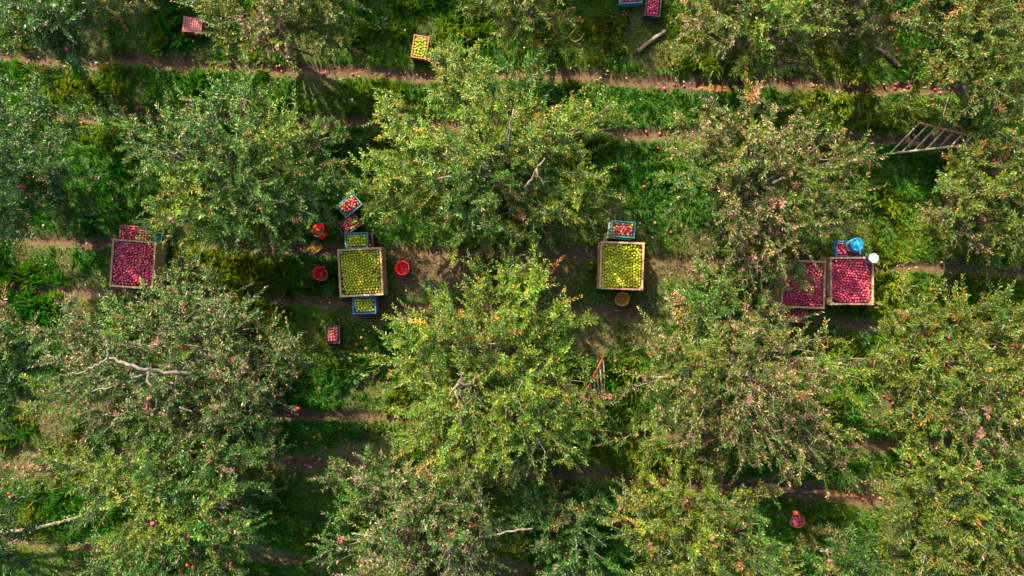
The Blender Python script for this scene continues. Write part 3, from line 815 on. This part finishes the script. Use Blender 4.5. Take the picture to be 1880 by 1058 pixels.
TREES = []
def tree(label, base, lobes, pal, seed, dens=1.0, apples=0, bare=(), group='apple trees in rows', fruit='red'):
    """base: pixel of the trunk foot; lobes: (px, py, radius px, top height) of the boughs that make up the crown"""
    rng = np.random.RandomState(seed)
    b0 = P(base[0], base[1]); b0[2] = gz(b0[0], b0[1]) - 0.03
    t = thing('apple_tree', label, 'tree', b0, 0, group)
    # trunk with a flared foot, forking low
    fork = b0 + np.array([rng.uniform(-.1, .1), rng.uniform(-.1, .1), rng.uniform(.65, .85)])
    tr = 0.125 * min(1.0, 0.5 + 0.06 * len(lobes))
    tp = [b0, b0 * .75 + fork * .25 + rng.uniform(-.02, .02, 3), (b0 + fork) / 2 + rng.uniform(-.03, .03, 3), fork]
    MB().tube([p - b0 for p in tp + [fork + np.array([0, 0, tr * .5]), fork + np.array([0, 0, tr * .8])]], [tr * 1.45, tr * 1.1, tr, tr * .98, tr * .7, tr * .25], 10).build('trunk', M['bark'], t, True)
    pal_c = np.array([p[0] for p in PAL[pal]]); pal_w = np.array([p[1] for p in PAL[pal]]); pal_w = pal_w / pal_w.sum()
    LB = []; LA = []; LN = []; LL = []; LC = []
    tw = MB(); tip_pts = []
    for (lx, ly, lr, zt) in lobes:
        zt = zt * 1.0; zc = zt * 0.62
        c = P(lx, ly, zt * 0.8); c[2] = zc
        Rl = PX(lr, zt * .8); Hl = zt - zc
        alt = PAL[['pink', 'yellow', 'blue', 'olive'][rng.randint(4)]] if rng.rand() < .2 else PAL[pal]
        pal_c = np.array([p[0] for p in alt]); pal_w = np.array([p[1] * (.58 if p[0][0] >= p[0][1] else 1) for p in alt]); pal_w = pal_w / pal_w.sum()
        # the limb
        mid = fork * 0.5 + c * 0.5 + np.array([rng.uniform(-.12, .12), rng.uniform(-.12, .12), 0.05 + rng.uniform(-.1, .15)])
        tt = np.linspace(0, 1, 8); lp = bez(fork, mid, c, tt)
        lp[1:-1] += rng.uniform(-.025, .025, (6, 3))
        r0 = tr * rng.uniform(.42, .6)
        MB().tube([p - b0 for p in lp], list(np.linspace(r0, r0 * .42, 8)), 7).build('limb', M['bark'], t, True)
        # boughs fanning through the lobe, sunflower spread
        area = math.pi * Rl * Rl
        nb = max(4, int(area * 7.4 * dens + .5)); ga = 2.39996; ph = rng.rand() * 6.28
        for k in range(nb):
            rr = math.sqrt((k + .5) / nb); a = k * ga + ph + rng.uniform(-.35, .35)
            rr = min(1.08, rr * rng.uniform(.85, 1.12))
            e = c + np.array([math.cos(a) * rr * Rl, math.sin(a) * rr * Rl, 0])
            dome = math.sqrt(max(0.0, 1 - min(rr, 1) ** 2))
            low = rng.rand() < 0.2
            e[2] = zc + Hl * (0.15 + 0.85 * dome) * rng.uniform(.75, 1.08) - (rng.uniform(.4, 1.0) * Hl if low else 0)
            s = lp[rng.randint(3, 7)]
            m2 = s * .5 + e * .5 + np.array([0, 0, -.1 * rng.rand()])
            bt = np.linspace(0, 1, 5); bp_ = bez(s, m2, e, bt)
            tw.tube([p - b0 for p in bp_], list(np.linspace(.02, .006, 5)), 4, cap=False)
            # shoots
            ns = rng.randint(9, 15)
            out = e - np.array([fork[0], fork[1], e[2]]); on = np.linalg.norm(out); out = out / (on + .3)
            lob = e - np.array([c[0], c[1], zc - .2]); lob /= np.linalg.norm(lob) + 1e-6
            bd = (e - s) / (np.linalg.norm(e - s) + 1e-6)
            cl_col = rng.normal(0, .13); warm = rng.rand()
            for q in range(ns):
                u = rng.uniform(.45, 1.0) if q else 1.0
                sp = bez(s, m2, e, np.array([u]))[0]
                d = 0.32 * out + 0.5 * lob + 0.2 * bd + rng.normal(0, .58, 3) + np.array([0, 0, .28])
                d /= np.linalg.norm(d); ln = rng.uniform(.15, .5) * (1.25 if q == 0 else 1)
                cv = (rng.normal(0, .22, 3) + np.array([0, 0, -.18]) + .12 * out) * ln
                nl = int(ln / .0185) + 4
                tw.tube([sp - b0, sp + d * ln * .85 + cv * .7 - b0], [.005, .002], 3, cap=False)
                if rng.rand() < .25: tip_pts.append(sp)
                # leaves spiral along the shoot
                ti = (np.arange(nl) + .5) / nl; ti = .08 + .92 * ti
                ref = np.array([0, 0, 1.0]) if abs(d[2]) < .9 else np.array([1.0, 0, 0])
                x1 = np.cross(d, ref); x1 /= np.linalg.norm(x1); x2 = np.cross(d, x1)
                an = np.arange(nl) * 2.4 + rng.rand() * 6.28
                rad = np.cos(an)[:, None] * x1 + np.sin(an)[:, None] * x2
                open_ = rng.uniform(.75, 1.3, nl)[:, None] * (1.15 - .5 * ti[:, None])
                ax = d[None] * (1.25 - .55 * open_) + rad * open_ + rng.normal(0, .16, (nl, 3))
                ax += cv[None] * (1.6 * ti / ln)[:, None]; ax[:, 2] -= .16
                LB.append(sp + d[None] * (ln * ti)[:, None] + cv[None] * (ti * ti)[:, None] + rad * .008)
                LA.append(ax)
                nn = np.array([0, 0, 1.0])[None] + 0.55 * d[None] + rng.normal(0, .36, (nl, 3)); LN.append(nn)
                LL.append(rng.uniform(.052, .094, nl) * (1.08 - .42 * ti ** 3))
                ci = rng.choice(len(pal_c), nl, p=pal_w)
                if rng.rand() < .16: ci[:] = rng.choice(len(pal_c), p=pal_w)      # shoots that turn as a whole
                cc = pal_c[ci]; cc = cc * np.where(cc[:, 1:2] > cc[:, :1], np.array([[.93, 1.12, .62]]), np.array([[1.08, .98, 1.08]])) * (1 + cl_col) * rng.uniform(.78, 1.25, nl)[:, None]
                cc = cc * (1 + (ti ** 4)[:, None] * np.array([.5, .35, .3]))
                LC.append(cc)
    # bare limbs that show through the top of the crown
    keep = None
    B = np.concatenate(LB); A = np.concatenate(LA); NN = np.concatenate(LN); LN_ = np.concatenate(LL); CC = np.concatenate(LC)
    for pl, r0, r1 in bare:
        V = np.array([P(x, y, z - .12) for x, y, z in pl])
        S = []
        for i in range(len(V) - 1):
            for k in range(4): S.append(V[i] + (V[i + 1] - V[i]) * k / 4)
        S.append(V[-1]); S = np.array(S); S[1:-1] += rng.uniform(-.03, .03, (len(S) - 2, 3))
        MB().tube([p - b0 for p in S], list(np.linspace(r0 * .8, r1 * .6, len(S)) * rng.uniform(.85, 1.15, len(S))), 8).build('limb', M['bark'], t, True)
        dm = np.full(len(B), 9.0); zz = np.zeros(len(B))
        for p in S:
            d2 = np.hypot(B[:, 0] + A[:, 0] * .04 - p[0], B[:, 1] + A[:, 1] * .04 - p[1]); m = d2 < dm; dm[m] = d2[m]; zz[m] = p[2]
        k = ~((dm < r0 + .015) & (B[:, 2] > zz - .1) & (rng.rand(len(B)) < .62))
        B, A, NN, LN_, CC = B[k], A[k], NN[k], LN_[k], CC[k]
    ok = B[:, 2] > 0.25
    B, A, NN, LN_, CC = B[ok], A[ok], NN[ok], LN_[ok], CC[ok]
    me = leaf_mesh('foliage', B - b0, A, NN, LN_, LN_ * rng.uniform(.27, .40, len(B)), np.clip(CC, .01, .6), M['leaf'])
    o = link('foliage', me, t); tag(o, kind='stuff')
    o = tw.build('twigs', M['bark'], t); tag(o, kind='stuff')
    r2 = random.Random(seed)
    if apples and tip_pts:
        tp_ = sorted(tip_pts, key=lambda p: -p[2]); tp_ = tp_[:int(len(tp_) * .8)]
        cl = r2.sample(range(len(tp_)), min(len(tp_), max(1, apples // 2)))
        for i in cl:
            for k in range(r2.choice((1, 2, 3))):
                p = tp_[i] - b0 + np.array([r2.uniform(-.09, .09), r2.uniform(-.09, .09), r2.uniform(.0, .09)])
                one_apple(fruit, p, r2.uniform(.034, .04), r2, parent=t, name='apple')
    TREES.append(t)
    return t

def leaves_total():
    return sum(len(o.data.polygons) // 2 for o in bpy.data.objects if o.name.startswith('foliage'))

# second row from the top
tree('tall yellow-green apple tree between the two green apple bins, above them', (905, 325),
     [(850, 150, 70, 2.9), (820, 110, 35, 2.4), (955, 165, 55, 2.7), (900, 245, 90, 3.5), (765, 300, 80, 2.9), (1010, 250, 80, 3.2), (1085, 215, 45, 2.6), (1130, 205, 22, 2.4), (1040, 335, 75, 2.7),
      (870, 345, 90, 3.0), (718, 195, 26, 2.4), (688, 335, 36, 2.5), (735, 250, 36, 2.5), (715, 365, 55, 2.2), (960, 395, 80, 2.2), (820, 405, 60, 2.0), (1070, 385, 45, 1.9)], 'yellow', 1, 1.0, 0,
     [([(935, 270, 3.0), (935, 235, 3.3), (943, 200, 3.4)], .035, .02), ([(800, 330, 2.9), (825, 325, 3.1)], .03, .025), ([(965, 345, 2.9), (985, 310, 3.2), (1000, 290, 3.3)], .035, .02), ([(985, 310, 3.2), (1000, 345, 3.1)], .025, .015)])
tree('blue-green apple tree above and right of the far left bin', (455, 345),
     [(375, 185, 42, 2.8), (470, 175, 50, 2.7), (300, 265, 75, 2.9), (415, 265, 90, 3.4), (525, 255, 75, 3.0), (590, 245, 36, 2.5), (600, 320, 45, 2.4), (345, 370, 75, 2.8), (470, 360, 85, 2.9), (555, 380, 55, 2.3),
      (235, 245, 26, 2.4), (205, 225, 16, 2.2), (300, 415, 36, 2.2), (420, 425, 50, 2.0), (520, 425, 40, 1.8)], 'blue', 2, 1.0, 4)
tree('apple tree at the left edge beside the bright grass tufts', (105, 345),
     [(35, 195, 65, 2.8), (115, 195, 36, 2.4), (20, 290, 85, 3.2), (95, 305, 60, 2.9), (40, 390, 65, 2.4), (115, 390, 42, 1.7), (-40, 330, 80, 3.1)], 'deep', 3, .95, 10)
tree('pinkish apple tree above the pair of red apple bins', (1360, 355),
     [(1385, 190, 40, 2.8), (1300, 235, 55, 2.7), (1400, 270, 78, 3.4), (1490, 275, 62, 3.0), (1560, 285, 40, 2.6), (1270, 335, 55, 2.6), (1370, 350, 80, 3.2), (1475, 355, 70, 3.0), (1420, 425, 62, 2.9), (1545, 370, 42, 2.4),
      (1325, 410, 50, 2.3), (1475, 428, 28, 2.7), (1370, 480, 50, 2.3), (1410, 520, 42, 2.0), (1455, 505, 26, 2.0), (1275, 275, 35, 2.5)], 'pink', 4, 1.0, 4)
tree('dark apple tree at the right edge below the ladder', (1715, 400),
     [(1740, 325, 32, 2.2), (1795, 340, 75, 3.0), (1865, 300, 65, 3.0), (1850, 400, 75, 2.8), (1760, 395, 62, 2.4), (1825, 455, 50, 2.0), (1718, 435, 28, 1.8), (1900, 350, 80, 3.2)], 'olive', 5, 1.0, 6)
# top row
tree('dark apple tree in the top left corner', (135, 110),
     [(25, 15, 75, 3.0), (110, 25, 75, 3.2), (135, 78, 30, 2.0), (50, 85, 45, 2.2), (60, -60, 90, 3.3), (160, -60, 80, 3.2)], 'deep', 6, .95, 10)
tree('apple tree at the top edge overhanging the upside-down crate', (520, 55),
     [(425, 15, 55, 2.6), (500, 35, 72, 3.0), (580, 45, 52, 2.6), (420, 82, 38, 2.0), (510, 88, 36, 1.8), (615, 55, 32, 2.2), (400, 25, 30, 2.2), (480, -60, 80, 3.2), (570, -60, 80, 3.2)], 'olive', 7, 1.0, 4)
tree('small apple tree at the top edge left of the teal crate', (968, 20),
     [(905, 8, 45, 2.6), (970, 18, 55, 2.8), (1025, 35, 38, 2.2), (935, 62, 30, 1.8), (985, -50, 75, 3.1), (900, -50, 60, 2.8)], 'olive', 8, .9, 0)
tree('pinkish apple tree at the top edge right of the black crate', (1325, 105),
     [(1265, 25, 36, 2.4), (1340, 18, 65, 3.0), (1420, 35, 70, 3.2), (1325, 85, 42, 2.2), (1415, 95, 50, 2.2), (1495, 88, 40, 2.2), (1490, 25, 55, 2.8), (1350, -60, 80, 3.2), (1440, -60, 80, 3.2)], 'pink', 9, 1.0, 0)
tree('pink-tipped apple tree at the top edge above the dark curved branch', (1545, 65),
     [(1565, 8, 52, 2.9), (1620, 25, 42, 2.8), (1648, 55, 28, 2.4), (1580, -50, 70, 3.1), (1560, 62, 34, 2.0)], 'pink', 10, 1.0, 0)
tree('large olive-green apple tree filling the top right corner', (1745, 125),
     [(1735, 35, 75, 3.2), (1815, 55, 85, 3.6), (1780, 135, 80, 3.4), (1860, 155, 75, 3.4), (1738, 115, 50, 2.8), (1835, 225, 60, 3.0), (1890, 60, 80, 3.4), (1790, -50, 90, 3.5), (1700, -40, 60, 3.0)], 'olive', 11, 1.0, 10)
# third row
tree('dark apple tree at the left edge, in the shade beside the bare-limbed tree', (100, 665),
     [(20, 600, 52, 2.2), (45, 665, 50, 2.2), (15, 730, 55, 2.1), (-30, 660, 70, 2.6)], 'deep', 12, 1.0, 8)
tree('large apple tree with pale bare limbs showing, below the far left bin', (415, 655),
     [(130, 610, 52, 2.6), (220, 590, 60, 2.8), (130, 690, 55, 2.6), (210, 680, 75, 3.0), (320, 605, 70, 2.9), (420, 600, 70, 2.9), (330, 705, 85, 3.2), (450, 690, 75, 3.0), (535, 655, 48, 2.4), (400, 780, 75, 2.8), (270, 770, 75, 2.8),
      (165, 755, 62, 2.6), (490, 765, 52, 2.2), (385, 545, 50, 2.0), (90, 740, 42, 2.2), (345, 530, 45, 1.9), (328, 498, 32, 1.6), (300, 545, 45, 1.9)], 'silver', 13, 1.0, 10,
     [([(360, 683, 2.6), (300, 684, 2.9), (275, 682, 3.0), (235, 668, 3.1), (200, 657, 3.1)], .055, .045), ([(200, 657, 3.1), (198, 640, 3.15), (194, 626, 3.15)], .038, .022), ([(200, 657, 3.1), (180, 668, 3.0), (160, 680, 2.9), (125, 688, 2.8)], .04, .018),
      ([(272, 684, 3.0), (273, 704, 3.0), (290, 727, 2.9)], .04, .026), ([(287, 730, 2.9), (286, 748, 2.9), (279, 758, 2.8)], .024, .015), ([(242, 692, 3.0), (290, 688, 2.9), (330, 680, 2.75)], .03, .03), ([(218, 705, 3.0), (170, 719, 2.9)], .024, .02), ([(330, 748, 2.9), (353, 756, 2.9)], .022, .018),
      ([(148, 633, 2.9), (162, 645, 2.9)], .02, .014), ([(325, 690, 2.9), (315, 725, 2.9)], .022, .016)])
tree('large yellow-green apple tree in the middle, below the green apple bins', (905, 668),
     [(960, 482, 34, 2.6), (905, 535, 52, 2.7), (970, 555, 68, 3.0), (800, 600, 68, 2.8), (880, 615, 85, 3.3), (990, 625, 72, 2.8), (1045, 590, 36, 2.2), (755, 675, 55, 2.6), (850, 730, 85, 3.2), (960, 715, 85, 3.4), (1050, 705, 48, 2.8),
      (1075, 765, 42, 2.6), (1082, 735, 28, 2.6), (770, 765, 52, 2.6), (860, 815, 80, 3.0), (965, 795, 80, 3.2), (1045, 820, 42, 2.6), (780, 830, 42, 2.4), (735, 610, 26, 2.4)], 'yellow', 14, 1.0, 0,
     [([(838, 712, 3.1), (842, 700, 3.2), (852, 684, 3.2)], .04, .028), ([(840, 708, 3.1), (865, 706, 2.9), (870, 690, 2.8)], .05, .045), ([(872, 695, 2.7), (878, 715, 2.7), (876, 733, 2.6)], .04, .034), ([(836, 712, 3.15), (823, 732, 3.1)], .03, .02), ([(836, 718, 3.15), (842, 742, 3.15), (846, 760, 3.1), (850, 780, 3.1)], .03, .018), ([(843, 705, 3.1), (845, 726, 3.1), (860, 738, 3.0)], .022, .014),
      ([(898, 772, 3.1), (915, 783, 3.1)], .02, .015), ([(780, 703, 2.9), (800, 714, 2.9)], .022, .018), ([(930, 750, 3.2), (932, 765, 3.1)], .02, .016)])
tree('pinkish apple tree below the pair of red apple bins, over the rut puddles', (1335, 650),
     [(1220, 620, 50, 2.6), (1300, 560, 62, 2.5), (1395, 610, 62, 2.8), (1475, 640, 52, 2.6), (1290, 655, 75, 3.2), (1390, 700, 80, 3.4), (1480, 715, 68, 3.0), (1190, 705, 46, 2.6), (1280, 755, 62, 2.8), (1390, 785, 68, 3.0), (1500, 790, 52, 2.8),
      (1550, 690, 42, 2.5), (1612, 668, 26, 2.4), (1190, 800, 46, 2.5), (1525, 850, 36, 2.4), (1445, 830, 50, 2.6), (1330, 515, 36, 1.9), (1235, 545, 40, 2.0), (1410, 575, 36, 1.9)], 'pink', 15, 1.0, 0)
tree('bushy yellow-green apple tree at the right edge below the red apple bins', (1680, 635),
     [(1700, 575, 52, 2.4), (1780, 590, 70, 3.0), (1855, 600, 65, 3.0), (1670, 640, 42, 2.1), (1765, 680, 75, 3.2), (1845, 700, 75, 3.4), (1705, 740, 60, 2.8), (1800, 775, 75, 3.2), (1865, 820, 55, 3.0), (1635, 600, 36, 1.9), (1910, 640, 80, 3.3), (1910, 770, 80, 3.3)], 'olive', 16, .95, 4)
# bottom row
tree('dark apple tree in the bottom left corner behind the long pole', (-25, 955),
     [(8, 930, 38, 1.9), (15, 1030, 42, 2.0), (-30, 960, 60, 2.6), (-30, 1060, 60, 2.6)], 'deep', 17, 1.0, 6)
tree('apple tree with red fruit at the bottom edge, left of the bottom middle tree', (335, 885),
     [(200, 860, 62, 2.8), (300, 875, 75, 3.2), (415, 855, 62, 3.0), (480, 835, 28, 2.5), (175, 930, 42, 2.5), (270, 965, 85, 3.4), (390, 950, 82, 3.2), (460, 955, 42, 2.6), (240, 1040, 75, 3.0), (350, 1050, 75, 3.0), (440, 1030, 42, 2.4), (120, 850, 34, 2.2), (75, 855, 18, 2.1), (300, 1110, 80, 3.2)], 'blue', 18, 1.0, 34,
     [([(320, 1035, 3.3), (330, 1020, 3.35)], .02, .018)])
tree('apple tree laden with red fruit at the bottom edge, below the middle tree', (830, 935),
     [(700, 900, 62, 2.6), (635, 925, 42, 2.3), (775, 900, 68, 2.8), (850, 920, 62, 2.8), (740, 985, 80, 3.3), (835, 975, 75, 3.2), (645, 1010, 50, 2.5), (895, 1000, 30, 2.2), (760, 1060, 75, 3.0), (860, 1050, 55, 2.8), (615, 870, 34, 2.0), (700, 1100, 80, 3.2), (820, 1110, 80, 3.2)], 'silver', 19, 1.0, 46,
     [([(823, 1050, 2.8), (826, 1025, 3.0), (825, 1005, 3.1)], .035, .028), ([(880, 985, 2.4), (930, 978, 2.5), (978, 971, 2.6)], .036, .026), ([(740, 990, 2.6), (690, 985, 2.6), (649, 979, 2.5)], .032, .02)])
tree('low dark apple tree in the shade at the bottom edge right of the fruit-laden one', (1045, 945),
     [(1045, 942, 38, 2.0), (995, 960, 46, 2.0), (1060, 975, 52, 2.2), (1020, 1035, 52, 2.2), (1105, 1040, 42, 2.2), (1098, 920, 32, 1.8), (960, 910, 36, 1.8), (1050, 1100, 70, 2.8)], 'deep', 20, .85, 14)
tree('apple tree at the bottom edge left of the red tub', (1245, 930),
     [(1150, 915, 42, 2.4), (1230, 900, 56, 2.6), (1300, 925, 68, 3.0), (1200, 975, 72, 3.2), (1310, 1005, 80, 3.4), (1388, 925, 36, 2.4), (1390, 1000, 58, 3.0), (1240, 1050, 75, 3.0), (1360, 1060, 65, 3.0), (1425, 1030, 36, 2.4), (1300, 1110, 80, 3.2)], 'olive', 21, 1.0, 26)
tree('low dark bushy apple tree at the bottom edge below the red tub', (1545, 1000),
     [(1548, 1008, 38, 1.6), (1515, 1020, 40, 1.4), (1590, 1020, 44, 1.4), (1550, 1065, 55, 1.7), (1620, 1060, 40, 1.6)], 'deep', 22, .9, 6)
tree('dense olive-green apple tree filling the bottom right corner', (1700, 895),
     [(1668, 905, 40, 2.3), (1680, 860, 52, 2.6), (1760, 880, 75, 3.2), (1840, 905, 75, 3.2), (1690, 945, 55, 2.8), (1770, 975, 75, 3.2), (1850, 1005, 75, 3.2), (1700, 1030, 52, 2.6), (1780, 1060, 65, 2.8), (1910, 920, 80, 3.3), (1880, 1080, 80, 3.2)], 'olive', 23, .95, 24)

# the row beyond the top edge: copies, they shade the top of the picture
def copy_tree(src, dx, dy, rz, label):
    r = src.copy(); COL.objects.link(r)
    r.location = (src.location.x + dx, src.location.y + dy, 0); r.rotation_euler = (0, 0, rz); r['label'] = label; r['group'] = 'apple trees just beyond the picture'
    for ch in src.children:
        if ch.name.startswith('apple'): continue
        c2 = ch.copy(); COL.objects.link(c2); c2.parent = r
for i, (k, x, y, rz) in enumerate(((0, -9.8, 9.6, 1.0), (1, -4.6, 9.9, 2.2), (3, 0.6, 9.7, .6), (0, 5.6, 9.9, 3.6), (1, 10.6, 9.7, 4.4), (3, -15.0, 5.2, 2.0), (0, -15.2, 1.2, .4), (1, -15.2, -2.6, 1.4))):
    s = TREES[k]
    copy_tree(s, x - s.location.x, y - s.location.y, rz, 'apple tree of the next row, its crown just outside the picture')

# ------------------------------------------------------------------ grass
def build_grass():
    rng = np.random.RandomState(3)
    n = 400000
    x = rng.uniform(-12.9, 12.9, n); y = rng.uniform(-7.6, 7.6, n)
    soil, depth, wet, z = soil_maps(x, y)
    tuft = fbm(x, y, 61, 1.5, 3)          # clumps of long grass
    fine = fbm(x, y, 71, 5.0, 2)
    keep = rng.rand(n) < np.clip((1.02 - soil) * (0.35 + 1.1 * fine), 0.07, 1)
    x, y, z, tuft, soil, fine = x[keep], y[keep], z[keep], tuft[keep], soil[keep], fine[keep]
    n = len(x)
    tall = np.clip((tuft - 0.5) * 4.5, 0, 1)
    h = (0.05 + 0.08 * rng.rand(n) + 0.22 * tall * rng.rand(n)) * (1 - .5 * soil)
    # blades lean together inside a clump
    ang = noise2(x, y, 81, 2.2) * 12.0 + rng.normal(0, .7, n)
    lean = rng.uniform(.35, 1.15, n)
    dx = np.cos(ang) * h * lean; dy = np.sin(ang) * h * lean
    w = rng.uniform(.004, .0095, n) * (1 + .5 * tall)
    sx = -np.sin(ang) * w; sy = np.cos(ang) * w
    b = np.stack([x, y, z - .005], 1); s = np.stack([sx, sy, np.zeros(n)], 1)
    m = b + np.stack([dx * .4, dy * .4, h * .72], 1); t = b + np.stack([dx, dy, h * rng.uniform(.75, 1.0, n)], 1)
    v = np.stack([b - s, b + s, m + s * .8, t, m - s * .8], 1)
    q = np.array([[0, 1, 2, 4], [4, 2, 3, 3]])
    f4 = np.array([[0, 1, 2, 4]])[None] + (np.arange(n) * 5)[:, None, None]
    v2 = np.stack([b - s, b + s, m + s * .8, t], 1)      # kite blade: two triangles worth
    v2[:, 2] = m + s; v2[:, 3] = t
    fc = np.array([[0, 1, 2, 3]])[None] + (np.arange(n) * 4)[:, None, None]
    p = fbm(x, y, 91, 0.7, 3)[:, None]; u = rng.rand(n)[:, None]
    g0 = np.array([.014, .11, .006]); g1 = np.array([.045, .18, .005]); g2 = np.array([.20, .22, .008]); dry = np.array([.26, .19, .07])
    col = g0 + (g1 - g0) * np.clip(u * .6 + (p - .35) * 1.6, 0, 1)
    yw = np.clip((p - .44) * 3 + tall[:, None] * .35 + rng.normal(0, .18, (n, 1)), 0, 1); col = col + (g2 - col) * yw * .75
    dm = (rng.rand(n, 1) < .05 + .35 * soil[:, None]); col = np.where(dm, dry * rng.uniform(.6, 1.2, (n, 1)), col)
    c = np.repeat(col[:, None, :], 4, 1)
    me = np_mesh('grass', v2.reshape(-1, 3), fc.reshape(-1, 4), c.reshape(-1, 3), M['grass'])
    o = link('grass', me); tag(o, 'green orchard grass growing between the wheel ruts', 'grass', kind='stuff')
build_grass()

def build_litter():
    rng = np.random.RandomState(9); n = 9000
    x = rng.uniform(-12.6, 12.6, n); y = rng.uniform(-7.3, 7.3, n)
    soil, depth, wet, z = soil_maps(x, y)
    k = rng.rand(n) < .35 + .65 * soil
    x, y, z = x[k], y[k], z[k]; n = len(x)
    b = np.stack([x, y, z + rng.uniform(.01, .06, n)], 1)
    ax = rng.normal(0, 1, (n, 3)); ax[:, 2] *= .25
    nn = np.array([[0, 0, 1.0]]) + rng.normal(0, .3, (n, 3))
    pal = np.array([(.3, .19, .1), (.2, .12, .06), (.4, .3, .16), (.12, .16, .05), (.3, .3, .2), (.42, .28, .06)])
    c = pal[rng.choice(6, n, p=[.22, .22, .14, .22, .12, .08])] * rng.uniform(.7, 1.2, (n, 1))
    L = rng.uniform(.045, .085, n)
    me = leaf_mesh('fallen_leaves', b, ax, nn, L, L * .48, c, M['litter'])
    o = link('fallen_leaves', me); tag(o, 'dry fallen leaves scattered over soil and grass', 'leaves', kind='stuff')
    # clods thrown up beside the ruts
    n = 5000
    x = rng.uniform(-12.6, 12.6, n); y = rng.uniform(-7.3, 7.3, n); soil, depth, wet, z = soil_maps(x, y)
    k = (soil > .6) & (depth < .75); x, y, z = x[k], y[k], z[k]; n = len(x)
    base = np.array([(1, 0, 0), (-1, 0, 0), (0, 1, 0), (0, -1, 0), (0, 0, 1), (0, 0, -1)], float)
    fc = np.array([(0, 2, 4), (2, 1, 4), (1, 3, 4), (3, 0, 4), (2, 0, 5), (1, 2, 5), (3, 1, 5), (0, 3, 5)])
    r = rng.uniform(.008, .03, n) ** 1.0
    v = base[None] * r[:, None, None] * rng.uniform(.6, 1.3, (n, 6, 1)); v[:, :, 2] *= .7
    v = v + np.stack([x, y, z + r * .2], 1)[:, None]
    f = fc[None] + (np.arange(n) * 6)[:, None, None]
    col = np.repeat(np.tile(np.array([[1.0, 0, 0]]), (n, 1))[:, None], 6, 1)
    me = np_mesh('soil_clods', v.reshape(-1, 3), f.reshape(-1, 3), col.reshape(-1, 3), M['soil'])
    o = link('soil_clods', me); tag(o, 'crumbled soil clods along the wheel ruts', 'soil', kind='stuff')
build_litter()

# broad-leaved weeds
def weed(px, py, r, seed, label):
    rng = np.random.RandomState(seed); p = P(px, py); p[2] = gz(p[0], p[1])
    t = thing('broadleaf_weed', label, 'weed', p, 0, 'broad-leaved weeds')
    n = 26; a = np.arange(n) * 2.4; rr = r * np.sqrt((np.arange(n) + .5) / n)
    b = np.stack([np.cos(a) * rr * .5, np.sin(a) * rr * .5, .03 + .1 * (1 - rr / r) + rng.rand(n) * .08], 1)
    ax = np.stack([np.cos(a), np.sin(a), np.full(n, .25)], 1) + rng.normal(0, .2, (n, 3))
    c = np.array([[.06, .15, .03]]) * rng.uniform(.7, 1.4, (n, 1))
    L = rng.uniform(.07, .13, n)
    me = leaf_mesh('leaves', b, ax, np.array([[0, 0, 1.0]]) + rng.normal(0, .25, (n, 3)), L, L * .55, c, M['leaf'])
    o = link('leaves', me, t); tag(o, kind='stuff')
    MB().tube([(0, 0, -.01), (.01, 0, .06), (0, .01, .13)], [.008, .006, .003], 5).build('stem', M['bark'], t, True)
weed(786, 524, .22, 1, 'leafy green weed on bare soil right of the red bucket')
weed(700, 45, .25, 2, 'broad-leaved weed in the grass left of the brick red crate')
weed(640, 655, .3, 3, 'dark leafy weed in the shade right of the lone dark crate')
weed(655, 690, .3, 4, 'dark leafy weed below the lone dark crate')
weed(1580, 620, .3, 5, 'leafy weed in the grass below the red apple bins')
weed(1525, 600, .25, 6, 'small leafy weed just below the right red apple bin')
print('leaves', leaves_total())
